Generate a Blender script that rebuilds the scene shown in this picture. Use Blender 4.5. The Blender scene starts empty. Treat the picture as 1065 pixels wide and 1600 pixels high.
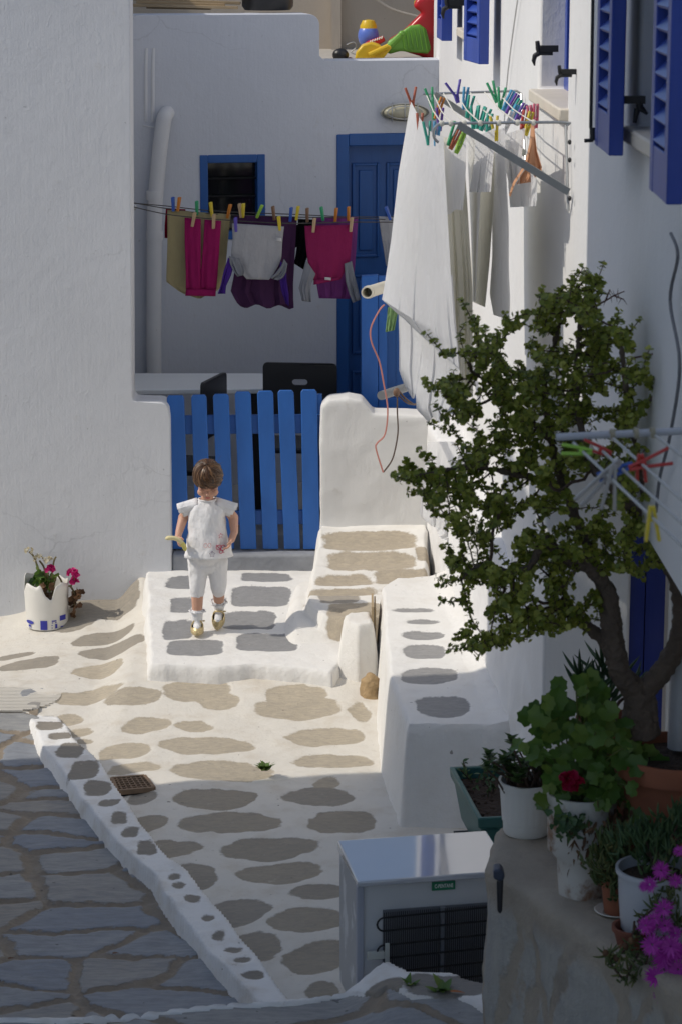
import bpy, bmesh, math, random
import numpy as np
from mathutils import Vector, Matrix, Quaternion, noise as mnoise
from mathutils.geometry import tessellate_polygon
random.seed(7); RNG = np.random.default_rng(11)
SC = bpy.context.scene
COL = SC.collection
# ------------------------------------------------------------------ camera model
F, CX, CY, HC = 4000.0, 532.5, 800.0, 3.43
PITCH = math.atan(920/4000)
SP, CP = math.sin(PITCH), math.cos(PITCH)
CAM = Vector((0, 0, HC))
def ray(px, py):
    x, y = (px-CX)/F, -(py-CY)/F
    return Vector((x, CP+y*SP, -SP+y*CP))
def at_y(px, py, Y):
    d = ray(px, py); return CAM + d*(Y/d.y)
def at_z(px, py, z):
    d = ray(px, py); return CAM + d*((z-HC)/d.z)
def at_x(px, py, X):
    d = ray(px, py); return CAM + d*(X/d.x)
WB = 0.02345
def wall_x(Y): return 0.553 + (14.6-Y)*WB          # street face of the house on the right
def at_wall(px, py, off=0.0):
    d = ray(px, py)
    k = (0.553+14.6*WB-off)/(d.x+WB*d.y)
    return CAM + d*k
def at_d(px, py, D): return CAM + ray(px, py)*D      # axial depth
AZ, EL = math.radians(9), math.radians(45)
# ------------------------------------------------------------------ small tools
def S(r, g, b):
    f = lambda c: (c/255/12.92 if c/255 <= .04045 else ((c/255+.055)/1.055)**2.4)
    return (f(r), f(g), f(b))
def wpos(o):
    p = Vector((0, 0, 0))
    while o is not None:
        p += o.location; o = o.parent
    return p
def tag(o, label=None, cat=None, group=None, kind=None):
    if label: o['label'] = label
    if cat: o['category'] = cat
    if group: o['group'] = group
    if kind: o['kind'] = kind
    return o
def thing(name, label, cat, loc, group=None):
    o = bpy.data.objects.new(name, None); COL.objects.link(o)
    o.location = loc; o.empty_display_size = .05
    return tag(o, label, cat, group)
def link_mesh(name, me, mats, parent=None, origin=None):
    if not isinstance(mats, (list, tuple)): mats = [mats]
    for m in mats: me.materials.append(m)
    o = bpy.data.objects.new(name, me); COL.objects.link(o)
    if parent is not None:
        o.parent = parent; off = wpos(parent)
        me.transform(Matrix.Translation(-off))
    else:
        n = len(me.vertices)
        co = np.empty(n*3); me.vertices.foreach_get('co', co); co = co.reshape(-1, 3)
        org = Vector(origin) if origin is not None else Vector(((co[:, 0].min()+co[:, 0].max())/2, (co[:, 1].min()+co[:, 1].max())/2, co[:, 2].min()))
        me.transform(Matrix.Translation(-org)); o.location = org
    return o
class MB:
    def __init__(s): s.v, s.f, s.m = [], [], []
    def add(s, vs, fs, mi=0):
        o = len(s.v); s.v += [tuple(p) for p in vs]
        s.f += [tuple(i+o for i in f) for f in fs]; s.m += [mi]*len(fs); return s
    def hexa(s, p, mi=0):       # 8 corners, bottom loop then top loop
        return s.add(p, [(3, 2, 1, 0), (4, 5, 6, 7), (0, 1, 5, 4), (1, 2, 6, 5), (2, 3, 7, 6), (3, 0, 4, 7)], mi)
    def box(s, x0, x1, y0, y1, z0, z1, mi=0):
        return s.hexa([(x0, y0, z0), (x1, y0, z0), (x1, y1, z0), (x0, y1, z0), (x0, y0, z1), (x1, y0, z1), (x1, y1, z1), (x0, y1, z1)], mi)
    def obox(s, c, a, b, d, mi=0):  # centre and three half-axis vectors
        c, a, b, d = Vector(c), Vector(a), Vector(b), Vector(d)
        return s.hexa([c-a-b-d, c+a-b-d, c+a+b-d, c-a+b-d, c-a-b+d, c+a-b+d, c+a+b+d, c-a+b+d], mi)
    def bar(s, p, q, w, h, up=(0, 0, 1), mi=0):
        p, q = Vector(p), Vector(q); d = (q-p); L = d.length; d.normalize()
        u = Vector(up); x = d.cross(u)
        if x.length < 1e-4: x = d.cross(Vector((0, 1, 0)))
        x.normalize(); y = x.cross(d).normalized()
        return s.obox((p+q)/2, d*L/2, x*w/2, y*h/2, mi)
    def tube(s, pts, r, n=8, cap=True, mi=0):
        pts = [Vector(p) for p in pts]; k = len(pts)
        rs = r if isinstance(r, (list, tuple)) else [r]*k
        t0 = (pts[1]-pts[0]).normalized()
        ref = Vector((0, 0, 1)) if abs(t0.z) < .9 else Vector((1, 0, 0))
        x = t0.cross(ref).normalized()
        vs, fs = [], []
        for i in range(k):
            t = (pts[min(i+1, k-1)]-pts[max(i-1, 0)])
            t = t.normalized() if t.length > 1e-9 else t0
            x = (x-t*x.dot(t)); x = x.normalized() if x.length > 1e-6 else t.orthogonal().normalized()
            y = t.cross(x)
            for j in range(n):
                a = 2*math.pi*j/n
                vs.append(pts[i]+(x*math.cos(a)+y*math.sin(a))*rs[i])
        for i in range(k-1):
            for j in range(n):
                a, b = i*n+j, i*n+(j+1) % n
                fs.append((a, b, b+n, a+n))
        if cap:
            fs.append(tuple(range(n-1, -1, -1))); fs.append(tuple((k-1)*n+j for j in range(n)))
        return s.add(vs, fs, mi)
    def lathe(s, c, prof, n=32, mi=0, fn=None, close=True):
        c = Vector(c); vs, fs = [], []
        for i, (r, z) in enumerate(prof):
            for j in range(n):
                a = 2*math.pi*j/n; rr = r if fn is None else r*fn(a, i)
                vs.append(c+Vector((rr*math.cos(a), rr*math.sin(a), z)))
        for i in range(len(prof)-1):
            for j in range(n):
                a, b = i*n+j, i*n+(j+1) % n
                fs.append((a, b, b+n, a+n))
        if close:
            fs.append(tuple(range(n-1, -1, -1))); fs.append(tuple((len(prof)-1)*n+j for j in range(n)))
        return s.add(vs, fs, mi)
    def ell(s, c, r, rot=None, nu=14, nv=9, mi=0):
        c = Vector(c); R = rot.to_matrix() if rot is not None else Matrix.Identity(3)
        vs = [c+R@Vector((0, 0, -r[2]))]; fs = []
        for i in range(1, nv):
            t = -math.pi/2+math.pi*i/nv
            for j in range(nu):
                a = 2*math.pi*j/nu
                vs.append(c+R@Vector((r[0]*math.cos(t)*math.cos(a), r[1]*math.cos(t)*math.sin(a), r[2]*math.sin(t))))
        vs.append(c+R@Vector((0, 0, r[2]))); L = len(vs)-1
        for j in range(nu):
            fs.append((0, 1+(j+1) % nu, 1+j)); b = 1+(nv-2)*nu
            fs.append((L, b+j, b+(j+1) % nu))
        for i in range(nv-2):
            for j in range(nu):
                a, b = 1+i*nu+j, 1+i*nu+(j+1) % nu
                fs.append((a, b, b+nu, a+nu))
        return s.add(vs, fs, mi)
    def cap(s, p, q, r0, r1, n=10, mi=0):   # capsule for remeshed bodies
        p, q = Vector(p), Vector(q); d = (q-p).normalized()
        pts, rs = [], []
        for k in range(4):
            a = math.pi/2*(1-k/4); pts.append(p-d*r0*math.sin(a)); rs.append(max(r0*math.cos(a), r0*.08))
        pts.append(p); rs.append(r0); pts.append(q); rs.append(r1)
        for k in range(1, 5):
            a = math.pi/2*k/4; pts.append(q+d*r1*math.sin(a)); rs.append(max(r1*math.cos(a), r1*.08))
        return s.tube(pts, rs, n, True, mi)
    def prism(s, poly, z0, z1, mi=0):
        n = len(poly)
        A = sum(poly[i][0]*poly[(i+1) % n][1]-poly[(i+1) % n][0]*poly[i][1] for i in range(n))
        if A < 0: poly = poly[::-1]
        vs = [(x, y, z0) for x, y in poly]+[(x, y, z1) for x, y in poly]
        fs = [tuple(range(n-1, -1, -1)), tuple(range(n, 2*n))]+[(i, (i+1) % n, (i+1) % n+n, i+n) for i in range(n)]
        return s.add(vs, fs, mi)
    def extr(s, pts, vec, mi=0):
        pts = [Vector(p) for p in pts]; n = len(pts); vec = Vector(vec)
        vs = pts+[p+vec for p in pts]
        return s.add(vs, [tuple(range(n-1, -1, -1)), tuple(range(n, 2*n))]+[(i, (i+1) % n, (i+1) % n+n, i+n) for i in range(n)], mi)
    def build(s, name, mats, parent=None, angle=35, origin=None):
        me = bpy.data.meshes.new(name); me.from_pydata(s.v, [], s.f)
        if isinstance(mats, (list, tuple)) and len(mats) > 1: me.polygons.foreach_set('material_index', s.m)
        me.polygons.foreach_set('use_smooth', [True]*len(s.f))
        o = link_mesh(name, me, mats, parent, origin)
        bm = bmesh.new(); bm.from_mesh(me); bmesh.ops.recalc_face_normals(bm, faces=bm.faces); bm.to_mesh(me); bm.free()
        me.set_sharp_from_angle(angle=math.radians(angle)); return o
def mod_bevel(o, w, seg=3, ang=35):
    m = o.modifiers.new('b', 'BEVEL'); m.width = w; m.segments = seg; m.limit_method = 'ANGLE'; m.angle_limit = math.radians(ang); m.harden_normals = False
    return o
def mod_remesh(o, vox, smooth=4, fac=.5):
    m = o.modifiers.new('r', 'REMESH'); m.mode = 'VOXEL'; m.voxel_size = vox; m.use_smooth_shade = True
    if smooth:
        k = o.modifiers.new('s', 'SMOOTH'); k.factor = fac; k.iterations = smooth
    return o
def mod_disp(o, strength, size, depth=2):
    t = bpy.data.textures.new('lump', 'CLOUDS'); t.noise_scale = size; t.noise_depth = depth
    m = o.modifiers.new('d', 'DISPLACE'); m.texture = t; m.strength = strength; m.mid_level = .5; m.texture_coords = 'GLOBAL'
    return o
def mod_solid(o, t, off=0):
    m = o.modifiers.new('t', 'SOLIDIFY'); m.thickness = t; m.offset = off; return o
def bez(pts, n=24):
    pts = [Vector(p) for p in pts]; out = []
    P = [pts[0]]+pts+[pts[-1]]
    for i in range(1, len(P)-2):
        k = max(2, n//(len(pts)-1))
        for j in range(k):
            t = j/k; a, b, c, d = P[i-1], P[i], P[i+1], P[i+2]
            out.append(.5*((2*b)+(c-a)*t+(2*a-5*b+4*c-d)*t*t+(3*b-a-3*c+d)*t**3))
    out.append(pts[-1]); return out
# numpy value noise
def vnoise(x, y, seed=0):
    xi, yi = np.floor(x).astype(np.int64), np.floor(y).astype(np.int64)
    xf, yf = x-xi, y-yi
    def h(a, b):
        n = (a*374761393+b*668265263+seed*974634757) & 0x7fffffff
        n = ((n ^ (n >> 13))*1274126177) & 0x7fffffff
        return ((n ^ (n >> 16)) & 0xffff)/65535.0
    u, v = xf*xf*(3-2*xf), yf*yf*(3-2*yf)
    return (h(xi, yi)*(1-u)+h(xi+1, yi)*u)*(1-v)+(h(xi, yi+1)*(1-u)+h(xi+1, yi+1)*u)*v
def fbm(x, y, seed=0, o=4):
    r, a, t = 0, .5, 0
    for i in range(o):
        r = r+a*vnoise(x*2**i, y*2**i, seed+i*17); t += a; a *= .5
    return r/t-.5
def sstep(a, b, x):
    t = np.clip((x-a)/(b-a), 0, 1); return t*t*(3-2*t)
def poly_sdf(poly, X, Y):
    P = np.array([(p[0], p[1]) for p in poly]); n = len(P)
    d = np.full(X.shape, 1e9); ins = np.zeros(X.shape, bool)
    for i in range(n):
        a, b = P[i], P[(i+1) % n]; e = b-a
        t = np.clip(((X-a[0])*e[0]+(Y-a[1])*e[1])/(e@e+1e-12), 0, 1)
        d = np.minimum(d, np.hypot(X-a[0]-t*e[0], Y-a[1]-t*e[1]))
        c = ((a[1] > Y) != (b[1] > Y)) & (X < (b[0]-a[0])*(Y-a[1])/((b[1]-a[1]) if abs(b[1]-a[1]) > 1e-12 else 1e-12)+a[0])
        ins ^= c
    return np.where(ins, -d, d)
# ------------------------------------------------------------------ materials
class NT:
    def __init__(s, name):
        s.mat = bpy.data.materials.new(name); s.mat.use_nodes = True
        s.t = s.mat.node_tree; s.t.nodes.clear()
        s.out = s.n('ShaderNodeOutputMaterial'); s.p = s.n('ShaderNodeBsdfPrincipled')
        s.l(s.p.outputs[0], s.out.inputs[0]); s.co = None
    def n(s, t, **k):
        q = s.t.nodes.new(t)
        for a, b in k.items(): setattr(q, a, b)
        return q
    def l(s, a, b): s.t.links.new(a, b)
    def coord(s, scale=(1, 1, 1)):
        c = s.n('ShaderNodeTexCoord'); m = s.n('ShaderNodeMapping'); m.inputs['Scale'].default_value = scale
        s.l(c.outputs['Object'], m.inputs[0]); return m.outputs[0]
    def noise(s, scale, detail=4, rough=.55, co=None, dist=0):
        q = s.n('ShaderNodeTexNoise'); q.inputs['Scale'].default_value = scale; q.inputs['Detail'].default_value = detail
        q.inputs['Roughness'].default_value = rough; q.inputs['Distortion'].default_value = dist
        s.l(co if co is not None else s.coord(), q.inputs['Vector']); return q.outputs['Fac']
    def ramp(s, fac, stops):
        q = s.n('ShaderNodeValToRGB'); e = q.color_ramp.elements
        while len(e) < len(stops): e.new(.5)
        for i, (p, c) in enumerate(stops):
            e[i].position = p; e[i].color = (*c, 1) if len(c) == 3 else c
        s.l(fac, q.inputs[0]); return q.outputs[0]
    def mix(s, fac, a, b, mode='MIX'):
        q = s.n('ShaderNodeMix', data_type='RGBA', blend_type=mode)
        for i, v in ((0, fac), (6, a), (7, b)):
            if hasattr(v, 'is_linked'): s.l(v, q.inputs[i])
            elif i == 0: q.inputs[i].default_value = v
            else: q.inputs[i].default_value = (*v, 1)
        return q.outputs[2]
    def math(s, op, a, b=None, c=None):
        q = s.n('ShaderNodeMath', operation=op)
        for i, v in enumerate((a, b, c)):
            if v is None: continue
            if hasattr(v, 'is_linked'): s.l(v, q.inputs[i])
            else: q.inputs[i].default_value = v
        return q.outputs[0]
    def attr(s, name):
        q = s.n('ShaderNodeAttribute'); q.attribute_name = name; return q.outputs['Fac']
    def smooth(s, x, a, b, inv=False):
        q = s.n('ShaderNodeMapRange', interpolation_type='SMOOTHSTEP')
        q.inputs[1].default_value = a; q.inputs[2].default_value = b
        q.inputs[3].default_value = 1 if inv else 0; q.inputs[4].default_value = 0 if inv else 1
        s.l(x, q.inputs[0]); return q.outputs[0]
    def bump(s, h, strength, dist, prev=None):
        q = s.n('ShaderNodeBump'); q.inputs['Strength'].default_value = strength; q.inputs['Distance'].default_value = dist
        s.l(h, q.inputs['Height'])
        if prev is not None: s.l(prev, q.inputs['Normal'])
        return q.outputs[0]
    def set(s, col=None, rough=None, normal=None, **k):
        for key, v in (('Base Color', col), ('Roughness', rough), ('Normal', normal)):
            if v is None: continue
            if hasattr(v, 'is_linked'): s.l(v, s.p.inputs[key])
            elif key == 'Base Color': s.p.inputs[key].default_value = (*v, 1)
            else: s.p.inputs[key].default_value = v
        for key, v in k.items(): s.p.inputs[key.replace('_', ' ')].default_value = v
        return s.mat
def simple(name, col, rough=.5, var=.12, scale=18, bump=.15, bscale=80, bd=.002, spec=.5, **k):
    t = NT(name)
    c = t.mix(t.math('MULTIPLY', t.noise(scale, 5), 1.0), tuple(x*(1-var) for x in col), tuple(min(1, x*(1+var)) for x in col))
    nm = t.bump(t.noise(bscale, 3), bump, bd) if bump else None
    t.set(c, rough, nm); t.p.inputs['Specular IOR Level'].default_value = spec
    for a, b in k.items(): t.p.inputs[a.replace('_', ' ')].default_value = b
    return t.mat
def plaster(name, col, dirt=(.42, .38, .32), dirtamt=.25, streak=.5):
    t = NT(name); co = t.coord()
    big = t.noise(1.3, 4, .6, co); mid = t.noise(9, 5, .65, co); fine = t.noise(70, 4, .6, co)
    st = t.noise(6, 4, .6, t.coord((6, 6, .5)))
    c = t.mix(t.smooth(big, .3, .75), col, tuple(x*.94 for x in col))
    c = t.mix(t.math('MULTIPLY', t.smooth(st, .58, .8), streak*.22), c, tuple(x*.75 for x in col))
    c = t.mix(t.math('MULTIPLY', t.smooth(mid, .62, .78), dirtamt), c, dirt)
    vk = t.n('ShaderNodeTexVoronoi', feature='DISTANCE_TO_EDGE'); vk.inputs['Scale'].default_value = 1.1
    wv = t.n('ShaderNodeVectorMath', operation='MULTIPLY_ADD'); wv.inputs[1].default_value = (.5, .5, .5)
    wn = t.n('ShaderNodeTexNoise'); wn.inputs['Scale'].default_value = 2.5; wn.inputs['Detail'].default_value = 6; t.l(co, wn.inputs['Vector']); t.l(wn.outputs['Color'], wv.inputs[0]); t.l(co, wv.inputs[2]); t.l(wv.outputs[0], vk.inputs['Vector'])
    crk = t.math('MULTIPLY', t.smooth(vk.outputs['Distance'], .002, .006, True), t.smooth(t.noise(1.1, 3, .5, t.coord()), .52, .62))
    c = t.mix(t.math('MULTIPLY', crk, .2), c, tuple(x*.45 for x in col))
    spots = t.noise(38, 2, .4, co)
    c = t.mix(t.math('MULTIPLY', t.smooth(spots, .77, .8), .45), c, tuple(x*.45 for x in col))
    brush = t.noise(3, 5, .7, t.coord((18, 18, 1.6)))
    n1 = t.bump(mid, .22, .018); n2 = t.bump(fine, .2, .003, n1); n3 = t.bump(brush, .25, .005, n2)
    pk = t.noise(16, 3, .5, t.coord(), 1.2)
    n4 = t.bump(t.smooth(pk, .64, .76), .22, .003, n3)
    return t.set(c, .88, n4)
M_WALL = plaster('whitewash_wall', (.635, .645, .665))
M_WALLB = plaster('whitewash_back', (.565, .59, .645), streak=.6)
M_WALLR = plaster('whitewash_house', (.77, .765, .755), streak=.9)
M_LOW = plaster('whitewash_low', (.72, .71, .685), dirtamt=.35)
M_BEIGE = plaster('bare_render', (.50, .44, .36), dirtamt=.5)
def paved(name, white=(.77, .74, .675), stone=(.34, .285, .215), stone2=(.27, .265, .255), wear=.3, light=None):
    """whitewash with bare stones left showing: attribute sdf < 0 inside a stone, tone picks its colour"""
    t = NT(name); co = t.coord()
    e = t.math('ADD', t.attr('sdf'), t.math('MULTIPLY', t.math('SUBTRACT', t.noise(55, 5, .7, co), .5), .02))
    e = t.math('ADD', e, t.math('MULTIPLY', t.math('SUBTRACT', t.noise(13, 3, .5, co), .5), .03))
    m = t.smooth(e, -.004, .006, True)
    mid = t.noise(7, 6, .65, co); fine = t.noise(90, 4, .6, co); grain = t.noise(12, 6, .65, t.coord((2.2, 5.5, 3)), .8)
    w = t.mix(t.math('MULTIPLY', t.smooth(mid, .45, .75), wear), white, (.52, .45, .35))
    w = t.mix(t.math('MULTIPLY', t.smooth(t.noise(30, 6, .75, co), .6, .72), wear*1.1), w, (.42, .37, .30))
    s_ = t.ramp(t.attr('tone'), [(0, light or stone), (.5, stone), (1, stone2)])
    s_ = t.mix(t.math('MULTIPLY', t.smooth(grain, .3, .7), .36), s_, tuple(x*.62 for x in stone2))
    s_ = t.mix(t.math('MULTIPLY', t.smooth(t.noise(22, 6, .7, co), .62, .75), .55), s_, (.5, .45, .37))
    c = t.mix(m, w, s_)
    c = t.mix(t.math('MULTIPLY', t.smooth(t.noise(45, 2, .3, co), .775, .8), .7), c, (.12, .1, .08))
    n1 = t.bump(m, -.25, .006); n2 = t.bump(mid, .4, .025, n1); n3 = t.bump(fine, .35, .004, n2); n4 = t.bump(grain, .25, .005, n3)
    return t.set(c, .85, n4)
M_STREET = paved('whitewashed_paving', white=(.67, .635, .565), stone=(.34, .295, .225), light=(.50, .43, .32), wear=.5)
M_STEP = paved('whitewashed_steps', white=(.76, .745, .71), stone=(.36, .345, .32), stone2=(.25, .255, .265), wear=.16)
M_RAMP = paved('stone_ramp', white=(.76, .74, .695), stone=(.45, .385, .29), stone2=(.33, .31, .28), wear=.2)
M_KERB = paved('kerb_paint', white=(.78, .77, .745), stone=(.27, .24, .195), stone2=(.27, .26, .25), wear=.5)
def slate():
    t = NT('slate_paving'); co = t.coord()
    e = t.math('ADD', t.attr('sdf'), t.math('MULTIPLY', t.math('SUBTRACT', t.noise(26, 5, .65, co), .5), .05))
    m = t.smooth(e, .004, .016)
    g = t.noise(10, 6, .65, t.coord((1.2, 5, 3)))
    s_ = t.ramp(t.attr('tone'), [(0, (.215, .235, .27)), (.35, (.27, .285, .305)), (.7, (.32, .32, .31)), (1, (.31, .28, .235))])
    s_ = t.mix(t.math('MULTIPLY', t.smooth(g, .35, .7), .55), s_, (.165, .17, .18))
    s_ = t.mix(t.math('MULTIPLY', t.smooth(t.noise(35, 6, .7, co), .6, .75), .4), s_, (.27, .26, .24))
    mo = t.mix(t.noise(30, 6, .7, co), (.17, .135, .095), (.31, .255, .19))
    c = t.mix(m, mo, s_)
    c = t.mix(t.math('MULTIPLY', t.smooth(t.noise(33, 2, .3, co), .765, .785), .6), c, (.03, .028, .025))
    n1 = t.bump(m, .5, .012); n2 = t.bump(g, .4, .012, n1); n3 = t.bump(t.noise(90, 4, .6, co), .3, .004, n2)
    return t.set(c, t.ramp(t.noise(14, 4, .6, co), [(.3, (.45,)*3), (.7, (.75,)*3)]), n3)
M_SLATE = slate()
def paint(name, col, rough=.42, wear=.4, chip=(.55, .57, .6)):
    t = NT(name); co = t.coord()
    c = t.mix(t.noise(5, 6, .65, t.coord((2, 2, .5))), tuple(x*.72 for x in col), tuple(min(1, x*1.25+.004) for x in col))
    grain = t.noise(4, 5, .6, t.coord((30, 30, 1.5)))
    c = t.mix(t.math('MULTIPLY', t.smooth(t.noise(20, 6, .7, t.coord((1, 1, .35))), .70, .74), wear), c, chip)
    n = t.bump(grain, .25, .003, t.bump(t.noise(60, 3, .5, co), .12, .002))
    return t.set(c, rough, n)
M_BLUE = paint('blue_gate_paint', (.018, .115, .40))
M_BLUED = paint('blue_door_paint', (.010, .085, .30), wear=.1)
M_SHUT = paint('ultramarine_paint', (.022, .062, .36), wear=.08, rough=.35)
M_NAVY = paint('navy_door_paint', (.013, .030, .21), wear=.1)
M_IRON = simple('black_iron', (.012, .012, .013), .5)
M_STEEL = simple('galvanised_steel', (.42, .43, .43), .38, .12, 25, .1, Metallic=.85)
M_GREYP = simple('grey_pipe', (.42, .43, .46), .45)
M_WHITEP = simple('white_plastic', (.74, .73, .69), .42, .06, 9)
M_BLACKP = simple('black_plastic', (.012, .012, .013), .38, .1, 20, .08)
M_TABLE = simple('white_table', (.80, .83, .85), .35, .03, 6, .04)
M_DARK = simple('dark_inside', (.006, .006, .007), .8)
M_GLASS = simple('window_glass', (.012, .014, .015), .08, .1, 4, 0)
M_SOIL = simple('soil', (.055, .035, .024), .95, .5, 40, 1, 60, .02)
M_TERRA = simple('terracotta', (.30, .105, .055), .8, .2, 14, .3, 60)
M_TERRAD = simple('terracotta_dark', (.22, .075, .045), .8, .2, 14, .3, 60)
M_WOOD = simple('weathered_wood', (.36, .27, .16), .75, .25, 9, .4, 50)
M_BARK = simple('bark', (.115, .085, .065), .9, .4, 24, .9, 46, .012)
M_TWIG = simple('twig', (.085, .055, .04), .85, .3, 30, .4)
def leafmat(name, c1, c2, c3, rough=.45, sub=.0):
    t = NT(name); co = t.coord()
    g = t.n('ShaderNodeNewGeometry')
    r = g.outputs['Random Per Island']
    c = t.ramp(r, [(0, c1), (.5, c2), (1, c3)])
    t.set(c, rough); b = t.n('ShaderNodeBsdfTranslucent'); t.l(c, b.inputs[0])
    mx = t.n('ShaderNodeMixShader'); mx.inputs[0].default_value = .34
    t.l(t.p.outputs[0], mx.inputs[1]); t.l(b.outputs[0], mx.inputs[2]); t.l(mx.outputs[0], t.out.inputs[0])
    return t.mat
M_LEAF = leafmat('jade_leaf', (.14, .185, .024), (.25, .29, .04), (.42, .43, .08))
M_GER = leafmat('geranium_leaf', (.07, .15, .025), (.11, .21, .035), (.19, .27, .05))
M_SUC = leafmat('succulent_leaf', (.05, .11, .05), (.08, .15, .06), (.12, .19, .07))
M_ICE = leafmat('ice_plant_leaf', (.10, .15, .05), (.14, .20, .08), (.22, .20, .07))
M_DRY = leafmat('dry_leaf', (.10, .055, .03), (.17, .09, .05), (.22, .13, .06), .8)
M_MAG = leafmat('magenta_petal', (.38, .02, .34), (.50, .03, .44), (.62, .08, .56))
M_PINK = leafmat('pink_petal', (.50, .01, .14), (.62, .015, .20), (.70, .05, .32))
M_RED = leafmat('red_petal', (.30, .004, .03), (.42, .006, .05), (.5, .01, .09))
M_CREAM = leafmat('cream_petal', (.62, .56, .38), (.75, .72, .6), (.55, .45, .25))
def cloth(name, col, var=.08, weave=420, trans=.18, bumpd=.0015):
    t = NT(name); co = t.coord()
    c = t.mix(t.noise(14, 4, .6, co), tuple(x*(1-var) for x in col), tuple(min(1, x*(1+var)) for x in col))
    n = t.bump(t.noise(weave, 2, .5, co), .5, bumpd, t.bump(t.noise(16, 5, .6, t.coord((1, 1, .5))), .5, .03))
    t.set(c, .9, n); t.p.inputs['Specular IOR Level'].default_value = .15
    b = t.n('ShaderNodeBsdfTranslucent'); t.l(c, b.inputs[0]); t.l(n, b.inputs['Normal'])
    mx = t.n('ShaderNodeMixShader'); mx.inputs[0].default_value = trans
    t.l(t.p.outputs[0], mx.inputs[1]); t.l(b.outputs[0], mx.inputs[2]); t.l(mx.outputs[0], t.out.inputs[0])
    return t.mat
C_WHITE = cloth('white_cotton', (.82, .82, .82), .03, trans=.5)
C_TERRY = cloth('white_terry', (.84, .84, .85), .04, 260, .36, .006)
C_CREAM = cloth('cream_cotton', (.82, .80, .70), .04, trans=.5)
C_BEIGE = cloth('beige_cotton', (.42, .36, .20))
C_PEACH = cloth('peach_cotton', (.62, .34, .20))
C_MAG = cloth('magenta_cotton', (.30, .012, .105))
C_PUR = cloth('plum_cotton', (.072, .028, .082))
C_VIO = cloth('violet_cotton', (.075, .028, .26))
C_GREY = cloth('grey_marl', (.40, .40, .42), .12)
C_GREYD = cloth('grey_sleeve', (.24, .25, .28), .1)
C_PINK = cloth('pink_cotton', (.27, .020, .095))
C_LILAC = cloth('lilac_cotton', (.22, .055, .235))
C_BLACK = cloth('black_cotton', (.006, .006, .008))
C_RED = cloth('red_cotton', (.25, .01, .03))
C_GREEN = cloth('green_cotton', (.22, .36, .16))
PEG = {}
for k, c in dict(blue=(.03, .10, .42), orange=(.55, .19, .02), green=(.03, .32, .14), teal=(.02, .34, .25), yellow=(.62, .48, .03), wood=(.46, .32, .19),
                 violet=(.10, .07, .38), red=(.45, .03, .02), pink=(.62, .12, .20), lime=(.28, .50, .05), white=(.72, .72, .72), purple=(.12, .04, .33),
                 sky=(.06, .30, .52), brown=(.20, .11, .06), grey=(.33, .31, .29), rust=(.42, .10, .05)).items():
    PEG[k] = simple('peg_'+k, c, .4, .1, 30, .1)
# ================================================================== SETTING
def px_stone(cx, cy, rx, ry, z=0.0, n=2.4, tone=None):
    c = at_z(cx, cy, z); a = at_z(cx, cy-ry, z); b = at_z(cx, cy+ry, z)
    sx = (at_z(cx+rx, cy, z)-c).x
    return (c.x, c.y, sx, abs(a.y-b.y)/2, n, RNG.random() if tone is None else tone)
def px_stone_pl(cx, cy, rx, ry, z0, Y0, sl, n=4, tone=None):
    def hit(px, py):
        d = ray(px, py); return CAM+d*((z0-HC-sl*Y0)/(d.z-sl*d.y))
    c = hit(cx, cy); a = hit(cx, cy-ry); b = hit(cx, cy+ry)
    return (c.x, c.y, (hit(cx+rx, cy)-c).x, abs(a.y-b.y)/2, n, RNG.random() if tone is None else tone)
def stone_fields(X, Y, stones, warp=.03, seed=3):
    wx = X+fbm(X*4, Y*4, seed)*warp*2.2+fbm(X*14, Y*14, seed+5)*warp*.6
    wy = Y+fbm(X*4, Y*4, seed+9)*warp*2.2+fbm(X*14, Y*14, seed+7)*warp*.6
    sd = np.full(X.shape, .2); tone = np.full(X.shape, .5)
    for (cx, cy, rx, ry, n, tn) in stones:
        k = ((np.abs(wx-cx)/rx)**n+(np.abs(wy-cy)/ry)**n)**(1/n)
        d = (k-1)*min(rx, ry); m = d < sd
        sd = np.where(m, d, sd); tone = np.where(m, tn, tone)
    return np.clip(sd, -.06, .2), tone
def heightpatch(name, b, res, zf, keep, fields, mat, kind='structure', relief=-.004):
    x0, x1, y0, y1 = b
    nx, ny = int((x1-x0)/res)+1, int((y1-y0)/res)+1
    X, Y = np.meshgrid(np.linspace(x0, x1, nx), np.linspace(y0, y1, ny))
    sd, tone = fields(X, Y)
    Z = zf(X, Y)+relief*sstep(.01, -.01, sd)
    K = keep(X, Y) if keep is not None else np.ones(X.shape, bool)
    idx = np.arange(nx*ny).reshape(ny, nx)
    q = np.stack([idx[:-1, :-1], idx[:-1, 1:], idx[1:, 1:], idx[1:, :-1]], -1).reshape(-1, 4)
    kf = (K[:-1, :-1] & K[:-1, 1:] & K[1:, 1:] & K[1:, :-1]).reshape(-1)
    q = q[kf]
    used = np.unique(q); remap = np.full(nx*ny, -1); remap[used] = np.arange(len(used)); q = remap[q]
    co = np.stack([X, Y, Z], -1).reshape(-1, 3)[used]
    me = bpy.data.meshes.new(name)
    me.vertices.add(len(co)); me.vertices.foreach_set('co', co.astype(np.float32).ravel())
    me.loops.add(q.size); me.loops.foreach_set('vertex_index', q.ravel().astype(np.int32))
    me.polygons.add(len(q)); me.polygons.foreach_set('loop_start', (np.arange(len(q))*4).astype(np.int32))
    me.polygons.foreach_set('use_smooth', [True]*len(q)); me.update(calc_edges=True)
    for nm, arr in (('sdf', sd), ('tone', tone)):
        a = me.attributes.new(nm, 'FLOAT', 'POINT'); a.data.foreach_set('value', arr.reshape(-1)[used].astype(np.float32))
    o = link_mesh(name, me, mat, None, (0, 0, 0)); o['kind'] = kind
    return o
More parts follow.
